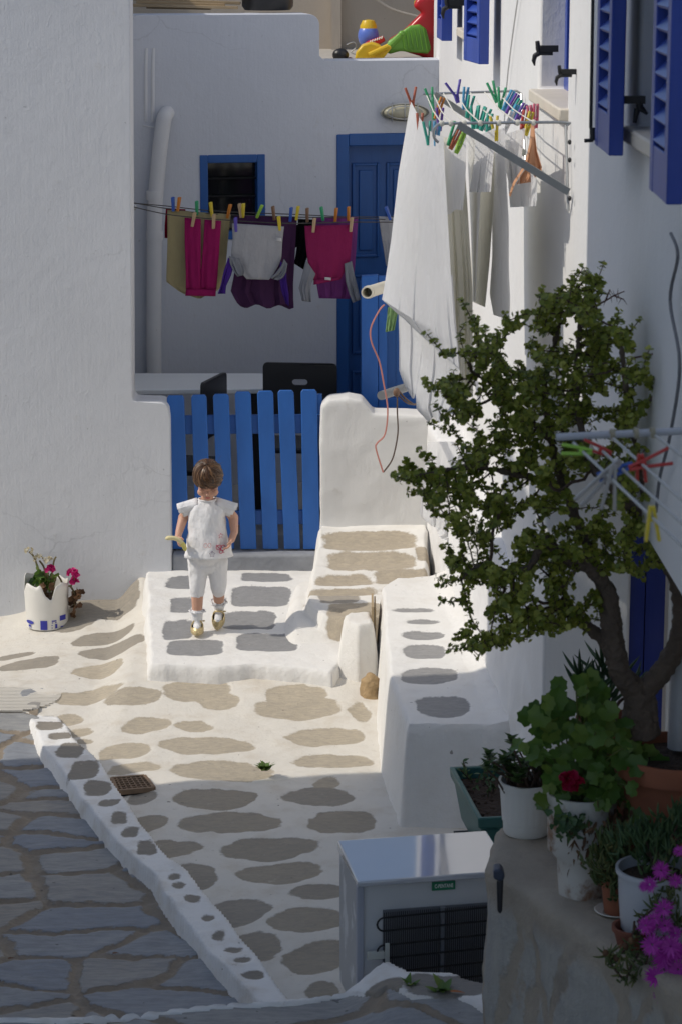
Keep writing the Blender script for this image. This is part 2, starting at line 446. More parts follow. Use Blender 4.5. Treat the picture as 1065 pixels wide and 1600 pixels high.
# ---- kerb outline (between slate lane and whitewashed street)
KZ, LZ = .04, -.02
KL = [at_z(x, y, KZ) for x, y in [(42, 1099), (54, 1135), (65, 1169), (83, 1185), (104, 1214), (128, 1250), (156, 1285), (183, 1317), (218, 1348), (240, 1364), (255, 1395), (283, 1431), (303, 1458), (327, 1490), (359, 1521), (391, 1553), (440, 1600)]]
KR = [at_z(x, y, KZ) for x, y in [(93, 1102), (99, 1120), (116, 1153), (132, 1167), (160, 1191), (176, 1218), (204, 1258), (228, 1293), (255, 1329), (271, 1344), (295, 1358), (318, 1391), (342, 1419), (362, 1442), (381, 1466), (401, 1488), (423, 1520), (450, 1560), (490, 1600)]]
def side(line):
    P = sorted(((p.y, p.x) for p in line)); ys = np.array([p[0] for p in P]); xs = np.array([p[1] for p in P])
    return lambda Y: np.interp(Y, ys, xs)
kl, kr = side(KL), side(KR)
YTOP = KL[0].y
def street_z(X, Y):
    z = fbm(X*1.4, Y*1.4, 2)*.05+fbm(X*6, Y*6, 5)*.012+fbm(X*28, Y*28, 6)*.003
    z += .10*sstep(-1.15, -1.0, X)*sstep(12.45, 12.62, Y)*sstep(-.9, -1.0, X)
    z += .07*sstep(12.3, 12.66, Y)*sstep(-.95, -1.1, X)      # whitewash swept up against the wall
    z += .075*sstep(10.5, 11.35, Y)*sstep(-1.15, -.95, X)
    z -= .035*np.exp(-np.maximum(X-kr(Y), 0)/.25)*sstep(YTOP+.1, YTOP-.2, Y)
    z -= .10*sstep(-1.2, -1.9, X)*sstep(11.0, 12.5, Y)
    return z
ST = [(307,1077,54,13),(137,1090,54,10),(208,1103,40,11),(337,1107,35,9),(222,1135,36,9),(303,1137,30,6),(464,1083,44,11),(404,1058,50,8),
 (464,1116,68,12),(325,1165,66,15),(197,1170,42,11),(503,1150,66,13),(342,1203,78,13),(518,1187,58,13),(205,1197,38,8),(334,1243,66,16),(498,1241,52,14),
 (232,1276,38,11),(372,1278,74,17),(537,1282,48,20),(265,1314,46,14),(420,1320,76,16),(300,1358,42,19),(445,1360,66,19),(365,1418,50,20),(495,1395,44,12),
 (478,1437,56,19),(392,1468,40,19),(498,1490,60,22),(508,1540,34,15),(508,1222,26,9),(112,1117,20,7),(125,1134,16,6),(128,1149,13,4),
 (165,995,42,10),(178,1021,52,12),(48,1032,42,12),(157,1053,40,12),(120,970,40,9),(168,958,52,13),(20,1006,30,5),(214,1240,20,10),(560,1120,14,10)]
ST = [px_stone(s[0], s[1], s[2]*1.05, s[3]*1.0, z=(.055 if s[1] < 1100 and s[0] > 230 else 0.0), n=1.75+.7*RNG.random(), tone=(.02+.2*RNG.random() if 1040 < s[1] < 1225 else (.42+.22*RNG.random() if s[1] >= 1225 else .6))) for s in ST]  # sun and shade painted into tone: paler stones in the sunlit band
def street_keep(X, Y): return (X > np.minimum(kr(Y), kr(Y))-.03) & (Y < YTOP) | (Y >= YTOP-.03)
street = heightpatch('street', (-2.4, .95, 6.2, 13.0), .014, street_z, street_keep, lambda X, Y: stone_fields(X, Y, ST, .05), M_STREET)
# ---- kerb
KS = [(75,1129,19,9),(90,1150,13,4),(106,1173,17,9),(126,1203,19,12),(146,1231,18,9),(164,1254,13,5),(184,1278,12,7),(201,1300,11,6),(224,1326,13,9),
      (271,1368,8,4),(279,1382,8,4),(296,1403,11,5),(323,1434,9,5),(342,1461,9,6),(361,1482,11,4),(376,1500,11,4),(394,1522,15,5)]
KS = [px_stone(s[0]+(4 if s[1] < 1340 else 1), s[1], s[2]*(1.12 if s[1] < 1340 else 1.15), s[3]*1.2, z=KZ, n=(4 if s[1] < 1340 else 2), tone=.3) for s in KS]
def kerb_d(X, Y): return np.minimum(X-kl(Y), kr(Y)-X)+fbm(X*9, Y*9, 21)*.012
def kerb_z(X, Y):
    d = kerb_d(X, Y)
    left = X < (kl(Y)+kr(Y))/2
    base = np.where(left, LZ-.045, -.075)
    kz = -.02+(KZ+.02)*sstep(YTOP+.02, YTOP-.35, Y)
    return base+(kz-base)*sstep(-.016, .006, d)+fbm(X*7, Y*7, 4)*.022+fbm(X*40, Y*40, 8)*.004
heightpatch('kerb', (-1.75, .25, 7.0, YTOP+.02), .01, kerb_z, lambda X, Y: kerb_d(X, Y) > -.05, lambda X, Y: stone_fields(X, Y, KS, .02), M_KERB)
# ---- slate lane
def cells(x0, x1, y0, y1, step, seed, sx=1.0):
    r = np.random.default_rng(seed); P = []
    y = y0; row = 0
    while y < y1:
        h = step*r.uniform(.5, .85); x = x0-r.uniform(0, step)
        while x < x1:
            w = step*r.uniform(.7, 1.7)*sx
            P.append((x+w/2+r.uniform(-.2, .2)*w, y+h/2+r.uniform(-.48, .48)*h)); x += w
        y += h
    return np.array(P)
def cell_fields(P, seed, asp=1.7):
    tn = np.random.default_rng(seed).random(len(P))
    def f(X, Y):
        wx = X+fbm(X*2.5, Y*2.5, seed)*.22+fbm(X*11, Y*11, seed+3)*.03
        wy = Y+fbm(X*2.5, Y*2.5, seed+4)*.22+fbm(X*11, Y*11, seed+8)*.03
        d1 = np.full(X.shape, 1e9); d2 = d1.copy(); i1 = np.zeros(X.shape, int); i2 = i1.copy()
        for i, (px, py) in enumerate(P):
            d = (wx-px)**2+((wy-py)*asp)**2
            m1 = d < d1; m2 = (~m1) & (d < d2)
            d2 = np.where(m1, d1, np.where(m2, d, d2)); i2 = np.where(m1, i1, np.where(m2, i, i2))
            d1 = np.where(m1, d, d1); i1 = np.where(m1, i, i1)
        Q = P*np.array([1, asp]); sep = np.hypot(*(Q[i1]-Q[i2]).T).T
        e = (d2-d1)/(2*np.maximum(sep, 1e-6))
        gap = .008+.022*(fbm(X*1.7, Y*1.7, seed+11)+.5)
        return np.clip(e-gap, -.05, .1), tn[i1]
    return f
LP = cells(-3.2, .6, 6.0, 12.0, .34, 5)
tilt = np.random.default_rng(9)
def lane_z(X, Y): return LZ+.03*sstep(10.7, 11.05, Y)+fbm(X*2.2, Y*2.2, 31)*.035+fbm(X*9, Y*9, 33)*.016
heightpatch('lane', (-3.2, .3, 6.0, YTOP+.35), .014, lane_z, lambda X, Y: (X < kl(Y)+.05), cell_fields(LP, 41, 1.4), M_SLATE, relief=-.012).location.z = 0
# front pavement, one step above lane and street, white rim along its far edge
FE = [at_z(x, y, .2) for x, y in [(-260, 1608), (60, 1594), (230, 1581), (420, 1568), (540, 1553), (600, 1535)]]
FE = [(p.x, p.y) for p in FE]+[(at_z(640, 1513, .30).x, 7.36), (.34, 7.36), (.47, 7.25), (1.2, 7.2)]
fey = lambda X: np.interp(X, [p[0] for p in FE], [p[1] for p in FE])
def front_d(X, Y): return fey(X)-Y+fbm(X*3, Y*3, 51)*.03
def front_z(X, Y):
    top = .2+.075*sstep(-.02, .2, X)*sstep(6.75, 7.25, Y)+fbm(X*3, Y*3, 52)*.03
    return -.12+(top+.12)*sstep(-.03, .012, front_d(X, Y))+fbm(X*7, Y*7, 53)*.006
FPc = cells(-3, 1.6, 5.4, 7.5, .5, 8)
fc = cell_fields(FPc, 61)
heightpatch('pavement', (-2.6, 1.3, 5.2, 7.5), .014, front_z, lambda X, Y: front_d(X, Y) > .02, fc, M_SLATE, relief=-.01)
FS = [px_stone(598, 1541, 38, 13, .27, 2, .1), px_stone(700, 1527, 68, 16, .31, 2.6, .8)]
heightpatch('pavement_rim', (-2.6, 1.3, 6.4, 7.55), .011, lambda X, Y: front_z(X, Y)+.012-.05*sstep(-.012, .012, front_d(X, Y)-.03-.16*sstep(.0, .12, X)*sstep(.75, .5, X)-fbm(X*6, Y*6, 3)*.05), lambda X, Y: (front_d(X, Y) > -.045) & (front_d(X, Y) < .30),
            lambda X, Y: stone_fields(X, Y, FS, .03), M_KERB)
# broad ground underneath everything
MB().box(-40, 40, -20, 60, -.6, -.25).build('ground', plaster('dusty_ground', (.45, .42, .36)), origin=(0, 0, 0))['kind'] = 'structure'
# ---- doorstep platform where the child walks
def W(pts, z): return [(p.x, p.y) for p in (at_z(x, y, z) for x, y in pts)]
PLAT = W([(232, 1036), (345, 1041), (400, 1037), (480, 1042), (520, 1046)], .145)+[(.10, 11.6), (.12, 13.0), (-.98, 13.0)]+W([(224, 893)], .2)
PLAT = W([(232, 1036)], .145)+PLAT[1:]
def plat_z(X, Y):
    d = poly_sdf(PLAT, X, Y)+fbm(X*6, Y*6, 71)*.03+fbm(X*25, Y*25, 72)*.008
    top = .135+.075*sstep(11.5, 12.6, Y)+fbm(X*3, Y*3, 73)*.018+fbm(X*18, Y*18, 75)*.006
    fr_ = sstep(12.0, 11.5, Y)
    return -.08+(top+.08)*sstep(.035, -.018, d)
PS = [(292,911,29,11,.2),(416,903,37,8,.2),(285,945,17,11,.18),(407,934,43,15,.19),(281,981,24,15,.16),(389,968,42,13,.17),(307,1013,43,15,.15),(419,1003,46,16,.155)]
PS = [px_stone_pl(a, b, c, d, .135, 11.5, .068, n=5, tone=.85) for a, b, c, d, z in PS]
heightpatch('doorstep', (-1.1, .2, 10.9, 13.0), .01, plat_z, lambda X, Y: poly_sdf(PLAT, X, Y) < .13, lambda X, Y: stone_fields(X, Y, PS, .018), M_STEP)
# threshold below the gate
thr = mod_bevel(MB().box(-.86, -.08, 12.66, 13.1, .1, .295).build('threshold', simple('grey_threshold', (.27, .28, .30), .8, .3, 12, .5, 40, .008)), .015); thr['kind'] = 'structure'
# ---- steps: low block, ramp of stones, block beside the slot
S2 = W([(473, 934), (480, 917), (520, 908), (612, 900), (640, 945), (590, 952), (535, 954), (500, 947)], .29)
RAMP = W([(474, 905), (500, 830), (508, 815)], .36)+[(-.1, 12.85), (.50, 12.85)]+W([(672, 860), (672, 935), (560, 945), (476, 930)], .31)
P2 = W([(531, 962), (534, 951), (545, 945), (584, 942), (585, 964), (560, 968)], .355)
def steps_z(X, Y):
    wob = fbm(X*7, Y*7, 81)*.025+fbm(X*25, Y*25, 82)*.008
    a = .29*sstep(.035, -.02, poly_sdf(S2, X, Y)+wob)
    t = np.clip((Y-11.95)/.75, 0, 1)
    rz = .31+.20*t+.012*np.sin(t*4*2*math.pi)
    b = rz*sstep(.05, -.03, poly_sdf(RAMP, X, Y)+wob)
    c = .36*sstep(.05, -.02, poly_sdf(P2, X, Y)+wob)
    drift = .15*np.exp(-(((X+.10)/.13)**2+((Y-11.62)/.20)**2))
    wedge = .25*sstep(11.0, 11.9, Y)*sstep(-.42, -.2, X)*sstep(.14, .06, X)
    return np.maximum.reduce([a, b, c, drift, wedge])-.04+fbm(X*4, Y*4, 83)*.02+fbm(X*20, Y*20, 84)*.006
RS = [(530,929,31,7,.29),(552,945,42,9,.29),(577,834,72,15,.47),(578,866,66,15,.43),(661,852,14,9,.44),(537,895,43,10,.38),(628,890,44,10,.39),(535,915,52,5,.33),(640,914,32,8,.33)]
RS = [px_stone(*RS[0][:4], z=.29, n=4, tone=.8), px_stone(*RS[1][:4], z=.29, n=4, tone=.1)]+[px_stone_pl(a, b, c, d, .31, 11.95, .2667, n=4, tone=t) for (a, b, c, d, z), t in zip(RS[2:], (.2, .3, .1, .25, .15, .2, .4))]
heightpatch('steps', (-.42, .66, 10.9, 13.0), .009, steps_z, lambda X, Y: (poly_sdf(S2, X, Y) < .12) | (poly_sdf(RAMP, X, Y) < .12) | (poly_sdf(P2, X, Y) < .12) | ((X > -.4) & (X < .12) & (Y > 11.1)), lambda X, Y: stone_fields(X, Y, RS, .018), M_RAMP)
# ---- long landing on the right with its cut front
LZT = .41
LAND = [(.242, 9.46), (.185, 10.1), (.178, 10.9), (.175, 11.55), (.25, 11.75), (.8, 11.9), (.9, 9.42), (.6, 9.44)]
def land_z(X, Y):
    d = poly_sdf(LAND, X, Y)+fbm(X*5, Y*5, 91)*.018+fbm(X*22, Y*22, 92)*.008
    top = LZT+fbm(X*3, Y*3, 93)*.02+fbm(X*18, Y*18, 94)*.006+.02*sstep(.08, .0, wall_lo(Y)-X)
    top = top-.035*sstep(9.75, 9.62, Y)*0
    foot = .09*np.exp(-(np.maximum(d, 0)/.05))*sstep(9.7, 9.3, Y)*sstep(.3, .45, X)*sstep(0, .02, d)
    return -.06+(top+.06)*sstep(.03, -.022, d)+foot
def wall_lo(Y): return .65+.0675*(9.46-Y)
LS = [(647,953,30,3.5),(660,971,24,4),(661,992,30,6),(665,1017,33,11),(672,1055,43,13),(692,1103,40,17)]
LS = [px_stone(*s, z=LZT, n=2.6, tone=.7) for s in LS]
heightpatch('landing', (.1, .95, 9.2, 12.0), .009, land_z, lambda X, Y: poly_sdf(LAND, X, Y) < .2, lambda X, Y: stone_fields(X, Y, LS, .02), M_STEP)
# slot with plank edge and a loose rock
p0, p1 = at_z(583, 957, .40), at_z(588, 1075, .02)
sl = MB(); sl.box(.140, .150, 11.30, 11.55, -.02, .385); sl.box(.154, .159, 11.32, 11.55, -.02, .37)
tag(mod_disp(sl.build('plank', M_WOOD), .01, .05), 'thin weathered plank on edge in the narrow slot beside the steps', 'plank')
rk = MB(); c = at_z(580, 1080, .06); rk.ell((c.x, c.y, .06), (.055, .06, .085), nu=24, nv=16); rk.ell((c.x+.03, c.y-.02, .0), (.05, .05, .05), nu=20, nv=12)
rk = mod_disp(mod_remesh(rk.build('rock', simple('ochre_rock', (.36, .25, .13), .9, .4, 20, .9, 50, .01)), .008, 2), .035, .05)
tag(rk, 'rough ochre rock jammed in the foot of the slot between the white blocks', 'rock')

# ================================================================== WALLS
def arc(cx, cy, r, a0, a1, n=6): return [(cx+r*math.cos(math.radians(a0+(a1-a0)*i/n)), cy+r*math.sin(math.radians(a0+(a1-a0)*i/n))) for i in range(n+1)]
def wallpoly(mb, outer, holes, org, u, thick, nrm):
    """flat wall: (u, z) outline with holes, front at org, thickness away from the normal"""
    org, u, nrm = Vector(org), Vector(u).normalized(), Vector(nrm).normalized()
    P3 = lambda a, b, t: org+u*a+Vector((0, 0, b))-nrm*t
    loops = [outer]+holes
    tris = tessellate_polygon([[Vector((a, b, 0)) for a, b in L] for L in loops])
    flat = [q for L in loops for q in L]; n = len(flat)
    vs = [P3(a, b, 0) for a, b in flat]+[P3(a, b, thick) for a, b in flat]
    fs = [tuple(t) for t in tris]+[tuple(i+n for i in reversed(t)) for t in tris]
    k = 0
    for L in loops:
        m = len(L)
        for i in range(m):
            a, b = k+i, k+(i+1) % m
            fs.append((a, b, b+n, a+n))
        k += m
    return mb.add(vs, fs)
# ---- tall blank house on the left
lh = thing('house', 'tall blank whitewashed house wall behind the broken bucket', 'house', (-2.4, 14, -.3))
b = MB(); XL, YF = at_y(207, 640, 12.65).x, 12.65
tx = at_y(205.5, 0, 12.68).x
XG0 = at_y(266, 760, 12.65).x
front = [(-4.2, -.3), (XG0, -.3), (XG0+.004, 1.0)]+arc(XG0-.05, 1.035, .05, 0, 90, 5)+[(XL+.03, 1.088)]+arc(XL+.03, 1.118, .03, 270, 180, 4)+[(tx, 3.45), (-4.2, 3.45)]
b.extr([(x, YF, z) for x, z in front], (0, .20, 0))
b.add([(-4.2, YF+.21, -.3), (XL-.03, YF+.21, -.3), (XL-.62, 17.5, -.3), (-4.2, 17.5, -.3), (-4.2, YF+.21, 3.44), (tx-.03, YF+.21, 3.44), (tx-.62, 17.5, 3.44), (-4.2, 17.5, 3.44)],
      [(0, 1, 5, 4), (1, 2, 6, 5), (2, 3, 7, 6), (3, 0, 4, 7), (4, 5, 6, 7), (3, 2, 1, 0)])
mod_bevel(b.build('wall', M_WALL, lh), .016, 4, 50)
b = MB(); b.box(-4.1, tx-.75, YF+.12, 17.4, 3.46, 3.5); b.build('roof', M_LOW, lh)
# ---- house at the back of the patio
BR = math.radians(10.5); BU = Vector((math.cos(BR), math.sin(BR), 0)); BN = Vector((math.sin(BR), -math.cos(BR), 0))
BO = Vector((0, 14.55, 0))
def at_back(px, py, off=0.0):
    d = ray(px, py); o = BO+BN*off
    return CAM+d*((o-CAM).dot(BN)/d.dot(BN))
def bu(px, py): q = at_back(px, py)-BO; return (q.dot(BU), q.z)
bh = thing('house', 'shaded back house with a blue framed window and blue door behind the laundry', 'house', (0, 14.8, 0))
def rect(x0, y0, x1, y1):
    a, c = bu(x0, y1), bu(x1, y0); return [(a[0], a[1]), (c[0], a[1]), (c[0], c[1]), (a[0], c[1])]
uR, zH = bu(492, 22); _, zL = bu(560, 95); u2, _ = bu(499, 60)
outer = [(-1.9, 0.0), (1.6, 0.0), (1.6, zL), (u2+.03, zL)]+[(u2, zL+.03)]+arc(u2-.06, zH-.06, .06, 0, 90)+[(-1.9, zH)]
WIN = rect(315, 242, 413, 375); DOOR = rect(527, 208, 678, 700); DOOR[0] = (DOOR[0][0], .28); DOOR[1] = (DOOR[1][0], .28)
b = MB(); wallpoly(b, outer, [WIN, DOOR], BO, BU, .28, BN)
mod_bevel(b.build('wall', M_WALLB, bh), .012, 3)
def bp(u, z, off=0.0): return BO+BU*u+Vector((0, 0, z))+BN*off
def bbox(mb, u0, u1, z0, z1, o0, o1, mi=0):
    mb.hexa([bp(u0, z0, o1), bp(u1, z0, o1), bp(u1, z0, o0), bp(u0, z0, o0), bp(u0, z1, o1), bp(u1, z1, o1), bp(u1, z1, o0), bp(u0, z1, o0)], mi)
def frame4(mb, u0, u1, z0, z1, w, o0, o1):
    bbox(mb, u0, u0+w, z0, z1, o0, o1); bbox(mb, u1-w, u1, z0, z1, o0, o1)
    bbox(mb, u0+w, u1-w, z1-w, z1, o0, o1); bbox(mb, u0+w, u1-w, z0, z0+w, o0, o1)
u0, z0 = WIN[0]; u1, z1 = WIN[2]
b = MB(); bbox(b, u0+.03, u1-.03, z0+.03, z1-.03, -.10, -.09); win = b.build('window', M_GLASS, bh)
b = MB(); frame4(b, u0-.004, u1+.004, z0, z1+.004, .045, -.085, .006); mod_bevel(b.build('frame', M_BLUED, win), .004, 2)
b = MB()
for yy in (280, 308, 340): z = bu(360, yy)[1]; b.tube([bp(u0+.03, z, -.05), bp(u1-.03, z, -.05)], .006)
b.build('bars', M_DARK, win)
u0, z0 = DOOR[0]; u1, z1 = DOOR[2]
b = MB(); bbox(b, u0+.03, u1-.03, z0, z1-.03, -.13, -.09)
wd = (u1-u0-.06-.14)
pz = [(z0+.15, z0+.62), (z0+.72, z0+1.18), (z0+1.28, z1-.17)]
door = b.build('door', M_BLUED, bh)
b = MB()
for i in (0, 1):
    pu0 = u0+.03+.07+i*(wd/2+.02); pu1 = pu0+wd/2-.02
    for (a, c) in pz:
        frame4(b, pu0, pu1, a, c, .016, -.092, -.078); bbox(b, pu0+.04, pu1-.04, a+.04, c-.04, -.092, -.080)
mod_bevel(b.build('panel', M_BLUED, door), .004, 2)
b = MB(); w = .065
bbox(b, u0-.004, u0+w, z0, z1, -.14, .008); bbox(b, u1-w, u1+.004, z0, z1, -.14, .008); bbox(b, u0+w, u1-w, z1-w, z1+.004, -.14, .008)
mod_bevel(b.build('frame', M_BLUED, door), .005, 2)
# painted-over rain pipe with a bend into the wall
b = MB(); pp = [at_back(262, 176, -.02), at_back(259, 180, .03), at_back(256, 190, .05), at_back(250, 235, .05), at_back(245, 290, .05), at_back(242, 340, .05), at_back(241, 480, .05), at_back(241, 640, .05)]
b.tube(bez(pp, 40), .042, 14)
for yy in (375, 312): q = at_back(242, yy, .05); b.tube([q, q+Vector((0, 0, .05))], .047, 14)
b.tube(bez([at_back(224, 196, .01), at_back(240, 199, .03), at_back(262, 203, .01)], 8), .004, 6)
mod_bevel(b.build('rain_pipe', M_WALL, bh), .003, 1)
b = MB()   # faint ridges of buried pipes in the plaster
for xx in (229, 240): b.tube(bez([at_back(xx, 75, -.006), at_back(xx-1, 110, -.003), at_back(xx-1, 190, -.003)], 8), .011, 10)
b.build('plaster_ridge', M_WALL, bh)
# terrace deck and the wall behind it
b = MB(); b.box(-3.2, 2.6, 15.1, 16.6, zL-.25, zL-.03); b.build('terrace', simple('terrace_deck', (.45, .42, .37), .9), bh)
b = MB(); b.box(-3, 3, 16.6, 16.9, 0, 4.6); b.box(-.06, .0, 16.5, 16.598, zL-.1, 4.6); b.build('rear_wall', M_BEIGE, bh)
b = MB(); b.tube(bez([at_y(575, -12, 16.5), at_y(600, 8, 16.5), at_y(625, 19, 16.5), at_y(670, 30, 16.5)], 14), .009, 8); b.build('hose', simple('beige_hose', (.48, .43, .36)), bh)
# patio floor
MB().box(-1.6, .75, 12.84, 16.5, .0, .272).build('patio', simple('patio_floor', (.42, .41, .40), .85, .2, 8, .4))['kind'] = 'structure'
# ---- low walls either side of the gate
XG0, XG1 = at_y(266, 760, 12.75).x, at_y(499, 760, 12.75).x
b = MB(); P = lambda x, y: (at_y(x, y, 12.66).x, at_y(x, y, 12.66).z)
prof = [(XG1, 0), P(500, 660), P(502, 636), P(512, 626), P(545, 622), P(566, 626), P(577, 640), P(584, 647), P(680, 650), (P(680, 650)[0], 0)]
b.extr([(x, 12.66, z) for x, z in prof], (0, .2, 0))
rw = mod_disp(mod_remesh(b.build('low_wall', M_LOW), .012, 6), .014, .18); tag(rw, 'low whitewashed wall with a stepped top above the stone ramp', 'wall')
# ---- house on the right: long street wall with three shuttered windows
rh = thing('house', 'long sunlit white house with blue louvred shutters along the steps', 'house', (1.2, 9, 0))
RUd = Vector((-WB, 1, 0)).normalized(); RN = Vector((-1, -WB, 0)).normalized()
RO = Vector((wall_x(0), 0, 0)); KU = math.sqrt(1+WB*WB)
def wY(px, py): return at_wall(px, py).y*KU
Z_SILL = 2.87
W1 = (11.25, 12.78); W2 = (wY(886, 150), wY(840, 120)); W3 = (5.55, 6.5)
w2z = at_wall(840, 140).z
outer = [(3.6, 1.95), (8.52, 1.95), (8.52, -.2), (15.2, -.2), (15.2, 5.2), (3.6, 5.2)]
holes = [[(a, z), (c, z), (c, 4.1), (a, 4.1)] for (a, c), z in ((W1, 2.93), (W2, w2z), (W3, 2.93))]
b = MB(); wallpoly(b, outer, holes, RO, RUd, .30, RN)
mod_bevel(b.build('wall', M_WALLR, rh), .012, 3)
b = MB(); b.box(.98, 3.6, 3.6, 15.2, 1.95, 5.2); b.box(.98, 3.6, 8.8, 15.2, -.2, 1.945); b.build('rear_wall', M_WALLR, rh)
# thicker foot of the wall along steps and landing
b = MB(); pl = [(wall_lo(8.56)+.0, 8.56), (wall_lo(9.5), 9.5), (wall_lo(11), 11), (wall_lo(12.2), 12.2), (.42, 12.9), (.42, 13.2), (.9, 13.2), (.9, 8.56)]
b.prism(pl, -.1, .98)
fo = mod_disp(mod_remesh(b.build('wall_foot', M_WALLR, rh), .02, 5), .035, .2)
# porch behind the plants: jamb, floor, back wall
b = MB(); b.box(1.5, 1.6, 4.5, 8.79, -.2, 1.945); b.box(.8, 1.5, 8.62, 8.79, -.2, 1.945); b.box(.8, 1.5, 4.5, 8.6, .0, .2); b.build('porch_wall', M_WALLR, rh)
b = MB(); pxs = [905, 934, 965, 1008, 1040]
for i in range(4):
    x0, x1 = at_y(pxs[i], 900, 8.55).x, at_y(pxs[i+1], 900, 8.55).x
    b.box(x0+.002, x1-.002, 8.55, 8.58, .2, 1.9)
nd = b.build('door', M_NAVY, rh)
b = MB(); xa, xb = at_y(905, 900, 8.55).x, at_y(1040, 900, 8.55).x; b.box(xa, xb, 8.581, 8.60, .2, 1.9); b.build('backing', M_DARK, nd)
b = MB(); x = at_y(1046, 1080, 8.4).x; b.tube([(x+.02, 8.4, .2), (x+.02, 8.4, 1.9)], .035, 12); b.build('rain_pipe', M_WHITEP, rh)
b = MB(); q = at_y(1058, 820, 6.4); b.tube([q+Vector((.02, 0, -.6)), q+Vector((.02, 0, .05)), q+Vector((.05, .02, .09))], .03, 12); b.build('vent_pipe', M_GREYP, rh)
def wp(Y, z, off=0.0):    # point on the street face of the right house, off = distance out of the wall
    return Vector((wall_x(Y), Y, z))+RN*off
# windows: glass, frame, sill
def window(Y0, Y1, z0, sill_col, sill_px=None):
    Y0 /= KU; Y1 /= KU
    b = MB(); b.hexa([wp(Y0, z0, -.16), wp(Y0, z0, -.15), wp(Y1, z0, -.15), wp(Y1, z0, -.16), wp(Y0, 4.1, -.16), wp(Y0, 4.1, -.15), wp(Y1, 4.1, -.15), wp(Y1, 4.1, -.16)])
    w = b.build('window', M_GLASS, rh)
    b = MB()
    for (a, c, e, f) in ((Y0, Y0+.06, z0, 4.1), (Y1-.06, Y1, z0, 4.1), (Y0+.06, Y1-.06, z0, z0+.06), ((Y0+Y1)/2-.03, (Y0+Y1)/2+.03, z0+.06, 4.1)):
        b.hexa([wp(a, e, -.145), wp(a, e, -.09), wp(c, e, -.09), wp(c, e, -.145), wp(a, f, -.145), wp(a, f, -.09), wp(c, f, -.09), wp(c, f, -.145)])
    b.build('frame', M_SHUT, w)
    b = MB(); b.hexa([wp(Y0-.03, z0-.04, -.14), wp(Y0-.03, z0-.04, .03), wp(Y1+.03, z0-.04, .03), wp(Y1+.03, z0-.04, -.14), wp(Y0-.03, z0+.003, -.14), wp(Y0-.03, z0+.001, .03), wp(Y1+.03, z0+.001, .03), wp(Y1+.03, z0+.003, -.14)])
    mod_bevel(b.build('sill', sill_col, w), .006, 2); return w
M_SILL = simple('marble_sill', (.66, .60, .50), .6, .12, 8, .3)
window(*W1, 2.93, M_SILL); window(*W2, w2z, M_SILL); window(*W3, 2.93, M_SILL)
def leaf(p, q, z0, z1, th, name='shutter', inward=None, label=None):
    """louvred shutter leaf from p to q (plan points of its outer face), thickness towards the wall"""
    p, q = Vector((p[0], p[1], 0)), Vector((q[0], q[1], 0)); d = (q-p); L = d.length; d.normalize()
    n = Vector((d.y, -d.x, 0))
    if n.x > 0: n = -n                      # outer face looks to the street
    up = Vector((0, 0, 1)); st = .055
    P = lambda a, z, o: p+d*a+up*z-n*o
    def bx(mb, a0, a1, e0, e1, o0, o1): mb.hexa([P(a0, e0, o0), P(a1, e0, o0), P(a1, e0, o1), P(a0, e0, o1), P(a0, e1, o0), P(a1, e1, o0), P(a1, e1, o1), P(a0, e1, o1)])
    b = MB(); bx(b, 0, st, z0, z1, 0, th); bx(b, L-st, L, z0, z1, 0, th)
    for (e0, e1) in ((z0, z0+.10), (z0+.62, z0+.70), (z1-.08, z1)): bx(b, st, L-st, e0, e1, .001, th-.001)
    o = mod_bevel(b.build(name, M_SHUT, rh), .003, 2)
    if label: o['label'] = label
    for e0, e1 in ((z0+.10, z0+.62), (z0+.70, z1-.08)):
        b = MB(); z = e0+.018
        while z < e1-.01:
            c = P(L/2, z+.006, th*.5); t = (n*.70-up*.70)
            b.obox(c, d*(L/2-st+.004), t*.0215, (n*.7+up*.7)*.0045); z += .047
        b.build('louvre_panel', M_SHUT, o)
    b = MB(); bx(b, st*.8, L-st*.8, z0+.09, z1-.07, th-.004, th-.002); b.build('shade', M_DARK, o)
    return o
# window 3 (near)
f3, n3 = at_d(928, 222, 6.64), at_d(950, 239, 6.32)
leaf((n3.x, n3.y), (f3.x, f3.y), 2.87, 4.1, .036)
f3b, n3b = at_d(1013, 285, 5.52), at_d(1040, 310, 5.22)
leaf((n3b.x, n3b.y), (f3b.x, f3b.y), 2.87, 4.1, .034)
# window 1 (far)
f1, n1 = at_d(723, 90, 10.75), at_d(747, 102, 10.42)
leaf((n1.x, n1.y), (f1.x, f1.y), 2.87, 4.1, .042)
q = at_d(689, 61, 12.6)
leaf((q.x, q.y), (q.x-.01, q.y+.38), 2.865, 4.1, .052)
# window 2: leaf set back in the opening
p2 = wp(W2[0]/KU+.01, 0, -.045); q2 = wp(W2[1]/KU-.2, 0, -.05)
leaf((p2.x, p2.y), (p2.x-.006, p2.y+.36), at_d(885, 150, 8.0).z-.02, 4.1, .036)
# iron shutter catches and the long bolt
def catch(px, py, D, s=1.0):
    o = at_d(px, py, D); b = MB(); k = s*D/4000
    X, Yv, Z = Vector((1, 0, 0)), Vector((0, 1, 0)), Vector((0, 0, 1))
    b.obox(o+X*14*k, X*17*k, Yv*.008, Z*6*k); b.obox(o+X*8*k-Z*9*k, X*13*k, Yv*.006, Z*3*k)
    b.tube([o+X*-8*k+Z*14*k, o+X*-6*k, o+X*-4*k-Z*10*k], [4*k, 5*k, 4*k], 8)
    b.tube([o+X*-4*k-Z*8*k, o+X*-12*k-Z*13*k, o+X*-14*k-Z*22*k, o+X*-12*k-Z*31*k], [5*k, 5*k, 4*k, 1.5*k], 8)
    return mod_bevel(b.build('shutter_catch', M_IRON, rh), .001, 1)
catch(845, 76, 8.35, .85); catch(702, 4, 12.0, .8); catch(878, 112, 7.75, .7)
